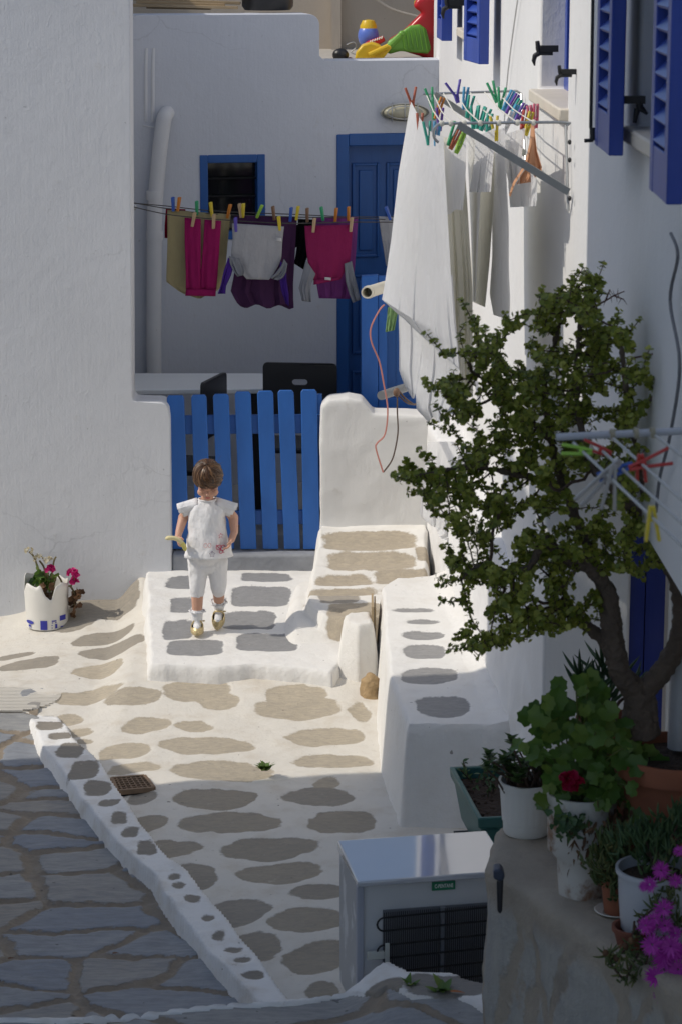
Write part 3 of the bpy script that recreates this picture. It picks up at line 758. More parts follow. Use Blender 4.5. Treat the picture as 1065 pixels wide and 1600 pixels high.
b = MB(); D = 6.33; o = at_d(975, 160, D); k = D/4000
b.obox(o+Vector((12*k, 0, 4*k)), Vector((20*k, 0, 0)), Vector((0, .008, 0)), Vector((0, 0, 6*k)))
b.tube([o+Vector((22*k, 0, 10*k)), o+Vector((24*k, 0, -8*k)), o+Vector((36*k, 0, -18*k))], [5*k, 6*k, 2*k], 8); b.tube([o+Vector((20*k, 0, -10*k)), o+Vector((16*k, 0, -32*k))], [5*k, 3*k], 8)
b.build('shutter_catch', M_IRON, rh)
b = MB(); b.tube([at_d(926, -40, 6.66), at_d(922, 200, 6.66)], .0045, 8); b.tube([at_d(925, 200, 6.66), at_d(925, 219, 6.66)], .008, 8); b.tube([at_d(926, 219, 6.66), at_d(912, 220, 6.66)], .005, 8); b.build('bolt', M_IRON, rh)
# cables on the wall
b = MB(); b.tube(bez([wp(5.75, 2.75, .02), at_wall(1058, 400, .02), at_wall(1046, 470, .02), at_wall(1061, 570, .02), at_wall(1046, 680, .02), at_wall(1030, 745, .02), at_wall(1024, 800, .02)], 36), .004, 8)
b.build('cable', simple('grey_cable', (.16, .16, .17), .6), rh)
b = MB(); b.tube(bez([at_wall(812, -30, .012), at_wall(790, 140, .012), at_wall(782, 330, .012), at_wall(776, 420, .012)], 20), .003, 6); b.build('thin_cable', simple('white_cable', (.62, .62, .60), .6), rh)
# ---- houses on the opposite side of the lane (outside the picture; they shade the near ground)
def block(plan, top, label):
    t = thing('house', label, 'house', (-4.5, plan[0][1], 0)); b = MB()
    b.prism(plan, -.3, top); b.build('wall', M_WALLR, t); return t
block([(-3.0, 6.9), (-3.0, 9.62), (-6.5, 8.9), (-6.5, 6.9)], 5.12, 'whitewashed house across the lane with a flat roof')
block([(-3.0, -4), (-3.0, 6.9), (-6.5, 6.2), (-6.5, -4)], 7.6, 'tall whitewashed house across the lane')
b = MB(); b.extr([(-3.0, 9.57, 2.29), (-3.0, 10.02, 2.03), (-3.0, 10.05, -.3), (-3.0, 9.57, -.3)], (-.25, 0, 0)); tag(b.build('low_wall', M_LOW), 'low whitewashed yard wall across the lane', 'wall')
# ================================================================== PATIO THINGS
# ---- blue picket gate
g0 = at_y(380, 858, 12.75)
gate = thing('gate', 'blue painted picket gate closed between the two low white walls', 'gate', (g0.x, 12.75, .29))
tops = [(261, 288, 618), (299, 323, 617), (333, 358, 616), (367, 392, 612), (402, 427, 611), (434, 459, 610), (470, 495, 609)]
bots = [(270, 296), (307, 331), (342, 366), (376, 401), (411, 435), (444, 469), (474, 500)]
for (a, c, y), (e, f) in zip(tops, bots):
    b = MB(); jit = random.uniform(-.003, .003)
    pts = [at_y(e, 858, 12.74), at_y(f, 858, 12.74), at_y(c, y+4, 12.74), at_y(c-3, y, 12.74), at_y(a+3, y, 12.74), at_y(a, y+4, 12.74)]
    b.extr([p+Vector((0, jit, 0)) for p in pts], (0, .02, 0)); mod_bevel(b.build('picket', M_BLUE, gate), .003, 2)
for y0, y1 in ((650, 679), (799, 821)):
    b = MB(); b.extr([at_y(264, y1, 12.765), at_y(499, y1-2, 12.765), at_y(499, y0-2, 12.765), at_y(264, y0, 12.765)], (0, .028, 0)); mod_bevel(b.build('rail', M_BLUE, gate), .003, 2)
b = MB(); b.extr([at_y(238, 680, 12.9), at_y(257, 680, 12.9), at_y(257, 623, 12.9), at_y(238, 624, 12.9)], (0, .05, 0)); b.build('post', M_BLUE, gate)
b = MB(); b.extr([at_y(493, 850, 12.80), at_y(503, 850, 12.80), at_y(503, 617, 12.80), at_y(493, 617, 12.80)], (0, .04, 0)); b.build('post', M_BLUE, gate)
# ---- second blue gate standing behind the right low wall
g2 = thing('gate', 'half height blue boarded gate leaf propped behind the stepped low wall', 'gate', (.25, 13.05, .29))
b = MB(); p = lambda x, y, Y=13.02: at_y(x, y, Y)
b.extr([p(564, 760), p(590, 760), p(590, 430), p(564, 432)], (0, .06, 0)); mod_bevel(b.build('post', M_BLUE, g2), .004, 2)
b = MB()
for i in range(5):
    x0 = 600+i*18
    b.extr([p(x0, 760, 13.05), p(x0+17.4, 760, 13.05), p(x0+17.4, 434, 13.05), p(x0, 434, 13.05)], (0, .02, 0))
b.build('panel', M_BLUED, g2)
b = MB()
for (x0, x1, y0, y1) in ((590.5, 604, 431, 760), (604, 690, 431, 440), (604, 690, 622, 640)):
    b.extr([p(x0, y1, 13.03), p(x1, y1, 13.03), p(x1, y0, 13.03), p(x0, y0, 13.03)], (0, .019, 0))
mod_bevel(b.build('frame', M_BLUE, g2), .003, 2)
# ---- table
ZT = 1.0
A = [at_z(424, 607, ZT), at_z(414, 583, ZT), at_z(120, 583, ZT), at_z(120, 610, ZT)]
tb = thing('table', 'pale white topped patio table behind the picket gate', 'table', (A[0].x-.3, A[0].y+.25, .272))
b = MB(); b.extr([v-Vector((0, 0, .028)) for v in A], (0, 0, .028)); mod_bevel(b.build('tabletop', M_TABLE, tb), .006, 3)
for v, dx, dy in ((A[0], -.08, .07), (A[1], -.08, -.06), (A[2], .1, -.06), (A[3], .1, .07)):
    b = MB(); b.box(v.x+dx-.02, v.x+dx+.02, v.y+dy-.02, v.y+dy+.02, .272, ZT-.03); mod_bevel(b.build('leg', M_BLACKP, tb), .003, 2)
# ---- chairs
def chair(label, loc, rz):
    t = thing('chair', label, 'chair', (0, 0, 0), None)
    W2_, zs = .195, .44
    b = MB(); o = [(-W2_, .60), (W2_, .60)]+arc(W2_-.025, .875, .025, 0, 90, 4)+arc(-W2_+.025, .88, .025, 90, 180, 4)
    s_ = [(x, z) for x, z in arc(.025, .80, .016, -90, 90, 5)+arc(-.025, .80, .016, 90, 270, 5)]
    wallpoly(b, o, [s_], Vector((0, -.19, 0)), Vector((1, 0, 0)), .022, Vector((0, -1, 0)))
    mod_bevel(b.build('backrest', M_BLACKP, t), .004, 2)
    b = MB(); b.box(-.2, .2, -.17, .2, zs-.03, zs); mod_bevel(b.build('seat', M_BLACKP, t), .012, 3)
    for sx in (-1, 1):
        b = MB(); b.bar((sx*.185, -.18, 0), (sx*.185, -.178, .60), .03, .03, (0, 1, 0)); mod_bevel(b.build('leg', M_BLACKP, t), .004, 2)
        b = MB(); b.bar((sx*.18, .18, 0), (sx*.18, .17, zs-.03), .03, .03, (0, 1, 0)); mod_bevel(b.build('leg', M_BLACKP, t), .004, 2)
    t.location = loc; t.rotation_euler = (0, 0, rz); return t
c1 = chair('black plastic chair with a slot in its back at the table end', (at_y(470.5, 600, 13.3).x, 13.49, .272), math.radians(-2))
c2 = chair('black chair showing only its curved corner beside the gate post', (at_y(233, 600, 13.25).x+.17, 13.24, .215), math.radians(75))
# ---- lamp on the back wall
lp = at_back(640, 176, .0)
lamp = thing('wall_lamp', 'oval bulkhead lamp with a wire cage above the blue door', 'lamp', lp)
oval = lambda s_, off, n=28: [at_back(632+s_*38*math.cos(2*math.pi*i/n), 176+s_*14*math.sin(2*math.pi*i/n), off) for i in range(n)]
b = MB(); b.extr(oval(1, .0), BN*.03); mod_bevel(b.build('base', simple('aged_metal', (.20, .20, .17), .5, .2, 30, .2), lamp), .004, 2)
b = MB(); c = at_back(632, 176, .03)
vs = []
for k in range(6):
    s_ = math.cos(k/6*math.pi/2)*.88; vs.append(oval(max(s_, .05), .03+.05*math.sin(k/6*math.pi/2)))
n = 28; flat = [q for r in vs for q in r]
b.add(flat, [(k*n+i, k*n+(i+1) % n, (k+1)*n+(i+1) % n, (k+1)*n+i) for k in range(5) for i in range(n)]+[tuple(5*n+i for i in range(n))])
b.build('glass', simple('milky_glass', (.42, .40, .30), .15, .1, 6, 0), lamp)
b = MB()
b.tube(oval(1.0, .035)+[oval(1.0, .035)[0]], .004, 6); b.tube(oval(.72, .075)+[oval(.72, .075)[0]], .003, 6)
for x in (612, 632, 652): b.tube(bez([at_back(x, 190, .03), at_back(x, 184, .08), at_back(x, 168, .08), at_back(x, 162, .03)], 12), .0035, 6)
b.build('cage', M_STEEL, lamp)
# ---- things up on the terrace
YT = 15.35
pl_ = thing('plank_pile', 'loose pile of pale planks lying on the top of the back wall', 'planks', at_y(290, 10, 14.72))
for i, (xa, ya, xb, yb) in enumerate([(208, 8, 372, 12), (214, 3, 352, 8), (200, -2, 376, 5), (230, 11, 330, 13)]):
    b = MB(); b.bar(at_y(xa, ya, 14.70+i*.05), at_y(xb, yb, 14.70+i*.04), .05, .016, (0, 0, 1)); mod_bevel(b.build('plank', M_WOOD, pl_), .002, 1)
c = at_y(418, 13, 14.78)
b = MB(); b.lathe((c.x, 14.82, c.z-.01), [(.13, 0), (.145, .02), (.155, .22), (.162, .23), (.150, .23), (.142, .03)], 28); tag(b.build('tub', M_BLACKP), 'black plastic tub standing on the back wall beside the planks', 'tub')
T = lambda x, y, Y=YT: at_y(x, y, Y)
toyred = simple('toy_red', (.50, .015, .02), .3, .05, 6, .05); toygreen = simple('toy_green', (.16, .38, .05), .35, .05, 6, .05); toyyel = simple('toy_yellow', (.72, .47, .02), .32, .05, 6, .05); toyblue = simple('toy_blue', (.12, .20, .62), .3, .05, 6, .05)
car = thing('ride_on_toy', 'big red ride-on toy car with a green seat leaning on the terrace edge', 'toy', T(650, 92))
b = MB()
outl = [(690, 96), (672, 95), (655, 88), (612, 74), (605, 64), (630, 50), (645, 34), (660, 20), (646, 12), (648, 2), (660, -6), (696, -8)]
b.extr([T(x, y, YT) for x, y in outl], (0, .22, 0)); mod_disp(mod_remesh(b.build('body', toyred, car), .012, 8), .008, .3)
b = MB(); b.extr([T(x, y, YT-.03) for x, y in [(600, 76), (606, 64), (626, 50), (640, 40), (655, 38), (665, 45), (673, 76), (668, 84), (650, 83), (625, 80), (607, 85)]], (0, .05, 0)); sg = mod_remesh(b.build('seat', toygreen, car), .008, 6)
b = MB()
for i in range(6): b.tube([T(628+i*6.5, 50-i*1.5, YT-.038), T(632+i*7, 76+i*.6, YT-.038)], .005, 6)
b.build('ribs', toygreen, car)
b = MB(); b.tube([T(608, 72, YT-.07), T(626, 54, YT-.07)], [.022, .018], 10); b.ell(T(627, 53, YT-.07), (.02, .02, .02)); b.build('handle', toygreen, car)
b = MB(); b.extr([T(x, y, YT-.005) for x, y in [(566, 70), (575, 64), (598, 56), (602, 64), (588, 72)]], (0, .05, 0)); mod_bevel(b.build('bonnet', toyred, car), .006, 2)
b = MB()
for i in range(6): b.tube([T(577+i*3.6, 67-i*1.3, YT-.012), T(579+i*3.6, 63-i*1.3, YT-.012)], .004, 5)
b.build('lettering', simple('toy_white', (.8, .8, .8), .4), car)
b = MB(); b.lathe(T(662, 2, YT+.1)+Vector((0, 0, -.02)), [(.06, 0), (.06, .02), (.045, .03)], 20); b.build('knob', toyyel, car)
sc_ = thing('toy_scoop', 'yellow plastic toy scoop lying in front of the red toy car', 'toy', T(578, 93, YT-.12))
b = MB(); b.extr([T(x, y, YT-.16) for x, y in [(554, 95), (556, 82), (566, 70), (580, 66), (592, 70), (600, 78), (606, 70), (612, 74), (598, 92), (592, 95)]], (0, .14, 0)); mod_bevel(b.build('bowl', toyyel, sc_), .012, 4)
b = MB(); b.tube([T(576, 86, YT-.18), T(606, 72, YT-.17)], .016, 10); b.build('handle', toyyel, sc_)
bl = thing('toy_ball', 'blue toy barrel with a yellow cap behind the yellow scoop', 'toy', T(575, 70, YT+.1))
b = MB(); c = T(575, 56, YT+.1); b.ell(c, (.062, .062, .075), nu=24, nv=16); b.build('body', toyblue, bl)
b = MB(); b.lathe(c+Vector((0, 0, .035)), [(.05, 0), (.05, .025), (.035, .055), (.01, .06)], 20); b.build('cap', toyyel, bl)
sh = thing('black_toy', 'black toy wheel lying left of the yellow scoop', 'toy', T(531, 92, YT-.1))
b = MB(); c = T(532, 86, YT-.1); b.ell(c, (.048, .04, .04), nu=20, nv=12); b.build('tyre', M_BLACKP, sh)
b = MB(); b.tube([c+Vector((.055, -.06, -.03)), c+Vector((.055, .02, -.03))], .018, 12); b.build('hub', simple('maroon_plastic', (.12, .02, .03), .4), sh)
b = MB(); b.tube(bez([T(541, 70), T(552, 66), T(556, 74), T(548, 82), T(560, 86)], 16), .004, 6); tag(b.build('wire', M_STEEL), 'bent metal wire sticking up between toy wheel and yellow scoop', 'wire')
# ================================================================== CLOTHES LINE ACROSS THE PATIO
def resamp(pl, n):
    P = np.array(pl, float); d = np.r_[0, np.cumsum(np.hypot(*np.diff(P, axis=0).T))]; d /= d[-1]
    t = np.linspace(0, 1, n); return np.stack([np.interp(t, d, P[:, k]) for k in range(2)], -1)
def panel(mb, L, R, place, nu=14, nv=22, amp=.012, fq=2.5, ph=0., sag=0., hem=0., grow=1., mi=0):
    l, r = resamp(L, nv), resamp(R, nv); vs = []
    for j in range(nv):
        v = j/(nv-1)
        for i in range(nu):
            u = i/(nu-1)
            q = l[j]*(1-u)+r[j]*u
            q = (q[0], q[1]+sag*math.sin(math.pi*u)*(1-v)+hem*math.sin(u*math.pi*fq*1.3+ph)*v)
            uw = u+.10*mnoise.noise(Vector((u*3+ph, v*1.2, 7+ph)))
            off = amp*(.25+v*grow)*(math.sin(2*math.pi*fq*uw+ph+.6*v)*(.55+.9*abs(mnoise.noise(Vector((u*4, v*1.5, ph+3)))))+.5*math.sin(2*math.pi*fq*2.3*u+ph*2-1.1*v))+.004*mnoise.noise(Vector((u*5+ph, v*5, ph)))
            vs.append(place(q[0], q[1], u, v, off))
    mb.add(vs, [(j*nu+i, j*nu+i+1, (j+1)*nu+i+1, (j+1)*nu+i) for j in range(nv-1) for i in range(nu-1)], mi)
    return mb
def onY(Y): return lambda x, y, u, v, o: at_y(x, y, Y+o)
def fin(o, t=.004):
    mod_solid(o, t, 0); return o
cl = thing('clothes_line', 'thin dark clothes line strung across the shaded patio', 'clothes line', at_y(207, 320, 13.2))
for (Y, pts) in ((13.2, [(204, 316), (262, 326), (330, 334), (460, 339), (560, 341), (640, 345), (700, 344)]), (13.12, [(204, 322), (262, 335), (330, 342), (400, 347), (460, 349), (560, 347), (700, 348)]), (13.32, [(204, 317), (262, 322), (340, 330), (460, 335), (560, 339), (700, 338)])):
    b = MB(); b.tube(bez([at_y(x, y, Y) for x, y in pts], 30), .0028, 6); b.build('line', simple('dark_cord', (.06, .055, .05), .7), cl)
b = MB(); b.tube([at_y(204, 320, 13.2), at_y(213, 321, 13.2)], .006, 8); b.ell(at_y(210, 324, 13.15), (.014, .014, .016)); b.build('hook', M_STEEL, cl)
gm = 'laundry on the patio line'
def garment(name, label, parts, Y, mat, loc_px, sleeves=(), cat='laundry', **k):
    t = thing(name, label, cat, at_y(*loc_px, Y)); b = MB()
    for (L, R) in parts: panel(b, L, R, onY(Y), **k)
    o = fin(b.build('body', mat, t))
    for (L, R, m, dY) in sleeves:
        b = MB(); panel(b, L, R, onY(Y+dY), nu=8, nv=14, amp=.010, fq=1.2, ph=L[0][0]); fin(b.build('sleeve', m, t))
    return t
def garment_parts(t, name, L, R, mat, Y, **k):
    b = MB(); panel(b, L, R, onY(Y), **k); return fin(b.build(name, mat, t))
garment('red_top', 'red garment peeping out at the far left behind the beige top', [([(260, 325), (258, 352), (258, 372)], [(290, 327), (290, 352), (285, 372)])], 13.36, C_RED, (270, 372))
garment('beige_top', 'beige cotton top hanging wide behind the magenta leggings', [([(262, 328), (262, 380), (260, 440), (283, 457), (310, 466)], [(361, 335), (356, 380), (352, 425), (344, 452), (314, 466)])], 13.2, C_BEIGE, (300, 465), amp=.008, fq=3)
lg = garment('leggings', 'magenta leggings hung by the ankles in front of the beige top', [([(289, 340), (289, 380), (291, 430), (291, 452)], [(314, 342), (314, 390), (314, 425), (315, 452)]), ([(320, 343), (318, 380), (314.5, 425), (315, 452)], [(346, 345), (343, 390), (340, 430), (338, 452)])], 13.12, C_MAG, (314, 463), amp=.006, fq=1)
garment_parts(lg, 'waistband', [(291, 452), (290, 462)], [(338, 452), (337, 463)], C_MAG, 13.118, nu=12, nv=4, amp=.003)
garment('purple_shirt', 'wide plum purple shirt hanging behind the grey top', [([(366, 336), (368, 380), (366, 430), (361, 455), (370, 472), (376, 478)], [(464, 340), (461, 390), (458, 440), (458, 465), (459, 478), (452, 480)])], 13.2, C_PUR, (410, 480), amp=.014, fq=3.4, hem=3)
gt = garment('grey_pullover', 'grey marl top with purple sleeves hung upside down by its hem', [([(363, 349), (364, 375), (361, 398), (370, 420), (381, 430), (386, 436)], [(444, 354), (441, 380), (440, 402), (434, 418), (425, 432), (420, 437)])], 13.1, C_GREY, (400, 437),
   sleeves=[([(357, 402), (350, 425), (346, 445), (341, 459)], [(366, 412), (361, 430), (353, 447), (352, 459)], C_VIO, -.02), ([(438, 408), (437, 435), (440, 455), (447, 474)], [(446, 416), (448, 440), (451, 460), (451, 478)], C_VIO, -.02),
            ([(358, 400), (360, 412), (366, 425), (372, 432)], [(374, 404), (380, 415), (382, 424), (380, 430)], C_GREYD, -.03), ([(444, 405), (440, 415), (430, 428), (422, 434)], [(449, 412), (447, 425), (442, 434), (434, 438)], C_GREYD, -.03)], amp=.006, fq=1.6)
garment_parts(gt, 'care_tag', [(431, 371), (431, 376)], [(440, 372), (440, 377)], C_WHITE, 13.088, nu=3, nv=3, amp=0)
garment('black_trousers', 'black trousers folded over the line between purple and pink tops', [([(466, 342), (466, 370), (463, 395), (460, 412)], [(489, 343), (487, 375), (480, 400), (474, 421)]), ([(463, 352), (463, 365), (460, 380), (460, 388)], [(467, 350), (467, 365), (467, 378), (466, 384)])], 13.22, C_BLACK, (470, 420), amp=.006)
garment('lilac_top', 'lilac top hanging behind the pink top with grey sleeves', [([(488, 339), (490, 390), (494, 440), (499, 466)], [(559, 339), (556, 390), (552, 440), (546, 467)])], 13.24, C_LILAC, (525, 467), amp=.010, fq=3)
ps = garment('pink_pullover', 'dark pink top with grey sleeves hung upside down by its hem', [([(476, 353), (478, 385), (481, 410), (488, 432), (491, 440)], [(551, 351), (549, 380), (547, 405), (538, 425), (532, 436)])], 13.12, C_PINK, (515, 440),
   sleeves=[([(478, 406), (472, 430), (467, 450), (472, 470)], [(493, 428), (486, 445), (485, 455), (486, 472)], C_GREYD, -.02), ([(538, 412), (540, 440), (545, 458), (551, 473)], [(549, 408), (554, 432), (560, 455), (563, 468)], C_GREYD, -.02)], amp=.006, fq=1.4)
garment_parts(ps, 'collar', [(490, 438), (490, 445)], [(530, 434), (531, 437)], C_PINK, 13.11, nu=8, nv=3, amp=.002)
garment_parts(ps, 'care_tag', [(507, 433), (507, 437)], [(517, 434), (517, 438)], C_WHITE, 13.1, nu=3, nv=3, amp=0)
garment('grey_trousers', 'pale grey garment on the line half hidden by the white towel', [([(591, 338), (595, 365), (599, 390), (603, 415)], [(640, 341), (636, 370), (630, 395), (624, 415)])], 13.2, C_GREY, (605, 415), amp=.006)
garment('green_cloth', 'small light green cloth hanging under the white towel edge', [([(606, 480), (604, 500), (602, 519)], [(622, 480), (618, 500), (615, 516)])], 12.0, C_GREEN, (610, 519), amp=.004)
def peg(p, up, side, col, label, L=.072, w=.010, spread=.010, group=None, name='clothes_peg', parent=None, t=.007):
    p, up, side = Vector(p), Vector(up).normalized(), Vector(side); side = (side-up*side.dot(up)).normalized()
    nrm = up.cross(side).normalized(); b = MB()
    for s_ in (-1, 1):
        a = p-up*L*.32+side*s_*.0025; m = p+up*L*.05+side*s_*.0055; e = p+up*L*.68+side*s_*spread
        for q0, q1 in ((a, m), (m, e)):
            d = (q1-q0); x = d.normalized().cross(nrm).normalized()
            b.obox((q0+q1)/2, d/2*1.04, nrm*w/2, x*t/2)
    b.tube([p+up*L*.05-nrm*(w*.62), p+up*L*.05+nrm*(w*.62)], .0042, 8)
    o = mod_bevel(b.build(name, PEG[col]), .0012, 1)
    return tag(o, label, 'peg', group)
LPEG = [(271, 320, 'blue', 'blue peg on the left end of the beige top', -.02), (279, 320, 'orange', 'orange peg on the red garment behind the beige top', .15), (308, 326, 'green', 'green peg behind the beige top above the magenta leggings', .0), (331, 328, 'yellow', 'pale yellow peg on the beige top above the gap between the legs', -.1),
 (302, 344, 'wood', 'bare wooden peg holding the left magenta legging', .2), (334, 347, 'wood', 'bare wooden peg holding the right magenta legging', .05), (357, 331, 'orange', 'orange peg at the right end of the beige top', .25), (369, 352, 'violet', 'violet peg at the left corner of the grey top', -.05), (376, 330, 'wood', 'wooden peg at the left end of the plum shirt', -.1), (380, 330, 'yellow', 'yellow peg beside a wooden one on the plum shirt', .05),
 (404, 331, 'lime', 'lime peg above the middle of the grey top', .45), (428, 334, 'brown', 'brown peg on the plum shirt above the care tag', -.1), (437, 350, 'yellow', 'yellow peg at the right corner of the grey top', -.1), (454, 336, 'blue', 'dark blue peg on the plum shirt near its right end', .1), (464, 334, 'yellow', 'bright yellow peg between plum shirt and black trousers', .15),
 (480, 337, 'brown', 'dark wooden peg on the black trousers', .0), (504, 335, 'green', 'green peg on the lilac top', -.15), (490, 353, 'wood', 'bare wooden peg at the left corner of the pink top', .1), (524, 337, 'orange', 'short orange peg in the middle of the lilac top', .1), (544, 335, 'orange', 'tall orange peg near the right end of the lilac top', .02), (548, 352, 'wood', 'bare wooden peg at the right corner of the pink top', .1), (607, 334, 'blue', 'blue peg on the pale grey garment by the white towel', -.35)]
for (x, y, c, lb, ln) in LPEG:
    Y = 13.1 if y > 341 else 13.18
    peg(at_y(x, y+3, Y), (ln, -.05, 1), (.25, 1, 0), c, lb, group='pegs on the patio line', w=.013, t=.008)
# ================================================================== WALL DRYING RACK AND ITS LAUNDRY
DN, DF = 7.92, 9.38
tn, tf = at_d(683, 193, DN), at_d(660, 147, DF)
an, af = at_wall(891, 191), at_wall(820, 142)
rack = thing('drying_rack', 'folding steel drying rack fixed to the sunlit house wall', 'drying rack', (an+af)/2)
b = MB(); off = RN*.012
cur = [tn+Vector((math.cos(a)*.02, 0, math.sin(a)*.03-.03)) for a in np.linspace(math.radians(-70), math.radians(90), 8)]
cur = [tn+Vector((.012-.025*math.cos(a), 0, -.03+.03*math.sin(a))) for a in np.linspace(-1.2, 1.55, 9)]
b.tube(cur+bez([tn+Vector((.02, 0, .0)), an+off-Vector((.02, 0, 0)), an+off-Vector((.004, 0, .01))], 6)+[at_wall(887, 330, .012)], .0045, 8); b.build('arm', M_STEEL, rack)
b = MB(); b.tube([tf, af+off-Vector((.02, 0, 0)), af+off-Vector((.004, 0, .01)), at_wall(820, 250, .012)], .0045, 8); b.build('arm', M_STEEL, rack)
b = MB(); b.bar(tn.lerp(an, .155)+Vector((0, -.008, -.004)), at_wall(888, 300, .014), .004, .024, (0, -.2, 1)); b.build('brace', M_STEEL, rack)
b = MB(); b.bar(tf.lerp(af, .12)+Vector((0, -.008, -.002)), at_wall(819, 240, .014), .004, .024, (0, -.2, 1)); b.build('brace', M_STEEL, rack)
b = MB()
for y in (222, 250, 310):
    b = MB(); q = at_wall(889, y, .016); b.ell(q, (.006, .008, .008), nu=8, nv=6); b.build('screw', M_IRON, rack)
fr = [.03, .1, .2, .32, .46, .60, .72]
for f in fr:
    b = MB(); a, c = tn.lerp(an, f), tf.lerp(af, f); b.tube([a, a.lerp(c, .5)-Vector((0, 0, .012)), c], .0022, 6); b.ell(a, (.009, .007, .010), nu=8, nv=6); b.build('line', simple('white_cord', (.7, .68, .6), .7), rack)
def onD(D0, D1, dip=0.): return lambda x, y, u, v, o: at_d(x, y, D0+(D1-D0)*u+o*1.0+dip*v)
def hang(name, label, L, R, D0, D1, mat, loc, cat='laundry', extra=(), **k):
    if name not in ('towel', 'hand_towel', 'peach_bra'): D0, D1 = D0+.28, D1-.25; k['amp'] = k.get('amp', .012)*1.8; k['nu'] = k.get('nu', 14)+10
    t = thing(name, label, cat, at_d(*loc, (D0+D1)/2)); b = MB(); panel(b, L, R, onD(D0, D1), **k); b.build('cloth', mat, t)
    for (nm, L2, R2, E0, E1, m2, kk) in extra:
        b = MB(); panel(b, L2, R2, onD(E0, E1), **kk); b.build(nm, m2, t)
    return t
hang('towel', 'long white terry towel hanging at the outer end of the drying rack', [(641, 158), (633, 205), (622, 270), (611, 370), (601, 440), (596, 468), (622, 492)], [(692, 214), (695, 280), (699, 350), (703, 420), (708, 500), (713, 540), (716, 575)], 9.2, 8.0, C_TERRY, (650, 650), nu=64, nv=60, amp=.022, fq=4.3, sag=14, grow=1.1,
   extra=[('fold', [(628, 440), (622, 490), (623, 540), (623, 580), (632, 604), (643, 622)], [(664, 440), (661, 490), (660, 540), (656, 580), (653, 600), (646, 623)], 9.12, 8.9, C_TERRY, dict(nu=20, nv=24, amp=.02, fq=1.8)),
          ('fold', [(658, 430), (660, 480), (657, 560), (648, 610), (650, 640), (664, 654)], [(706, 430), (711, 500), (716, 560), (718, 590), (712, 620), (692, 658)], 8.85, 8.2, C_TERRY, dict(nu=34, nv=34, amp=.028, fq=2.6, hem=4))])
hang('sheet', 'cream sheet hanging just behind the terry towel', [(690, 215), (694, 330), (699, 450), (702, 560), (704, 612)], [(722, 212), (730, 330), (737, 450), (738, 560), (738, 620)], 8.7, 8.9, C_CREAM, (710, 600), nu=20, nv=40, amp=.018, fq=2.6)
hang('vest', 'short white vest with a drooping hem hanging second on the rack', [(694, 232), (694, 262), (696, 300), (697, 334)], [(728, 205), (727, 260), (725, 300), (722, 326)], 8.5, 8.4, C_WHITE, (710, 334), nu=16, nv=20, amp=.012, fq=2, hem=2)
hang('shirt', 'white shirt with long hanging sleeve in the middle of the rack', [(728, 212), (733, 320), (737, 420), (738, 470)], [(752, 212), (749, 320), (744, 420), (742, 472)], 8.9, 8.7, C_WHITE, (740, 470), nu=16, nv=30, amp=.014, fq=1.7)
hang('pillowcase', 'cream pillowcase hanging between two white shirts on the rack', [(737, 225), (736, 320), (735, 400), (734, 470)], [(772, 220), (770, 320), (764, 410), (757, 480)], 9.1, 8.9, C_CREAM, (750, 475), nu=18, nv=30, amp=.014, fq=2.2)
hang('long_shirt', 'long white shirt hanging lowest beside the small underclothes', [(768, 205), (769, 260), (768, 330), (768, 400), (764, 460), (770, 492)], [(788, 200), (790, 270), (794, 350), (794, 420), (796, 470), (795, 500)], 8.5, 8.4, C_WHITE, (780, 500), nu=18, nv=34, amp=.012, fq=1.8)
hang('white_top', 'white top with gathered neck hanging behind the steel brace', [(742, 214), (740, 250), (735, 285), (732, 300)], [(772, 200), (771, 240), (768, 270), (766, 300)], 8.3, 8.25, C_WHITE, (755, 300), nu=16, nv=18, amp=.014, fq=2.4)
hang('briefs', 'pair of white briefs hanging nearest the wall end of the rack', [(792, 215), (794, 250), (793, 290), (796, 324)], [(838, 282), (838, 295), (838, 310), (836, 322)], 8.2, 8.15, C_WHITE, (815, 326), nu=18, nv=18, amp=.014, fq=2)
hang('camisole', 'white lace camisole hanging above the briefs on the rack', [(786, 210), (785, 240), (789, 265), (793, 282)], [(820, 200), (815, 235), (812, 265), (810, 290)], 8.35, 8.3, C_WHITE, (800, 285), nu=16, nv=16, amp=.016, fq=2.6)
hang('peach_bra', 'peach coloured bra dangling by its strap near the wall', [(830, 192), (829, 225), (822, 255), (814, 282)], [(833, 192), (838, 235), (846, 262), (844, 272)], 8.1, 8.05, C_PEACH, (830, 280), nu=10, nv=16, amp=.010, fq=1.2,
   extra=[('cup', [(822, 262), (812, 275), (806, 288)], [(840, 264), (836, 276), (832, 284)], 8.05, 8.02, C_PEACH, dict(nu=8, nv=8, amp=.012, fq=1)), ('strap', [(829, 190), (826, 225), (818, 258), (800, 285), (794, 305)], [(832, 190), (829, 226), (821, 260), (803, 288), (797, 308)], 8.02, 8.0, C_PEACH, dict(nu=3, nv=16, amp=.002))])
hang('hand_towel', 'white hand towel hanging far back beside the end of the low wall', [(668, 690), (661, 740), (656, 790), (655, 806), (668, 812)], [(715, 690), (712, 760), (706, 830), (703, 838), (690, 842)], 12.1, 11.9, C_WHITE, (680, 840), nu=16, nv=24, amp=.02, fq=2.2, hem=3)
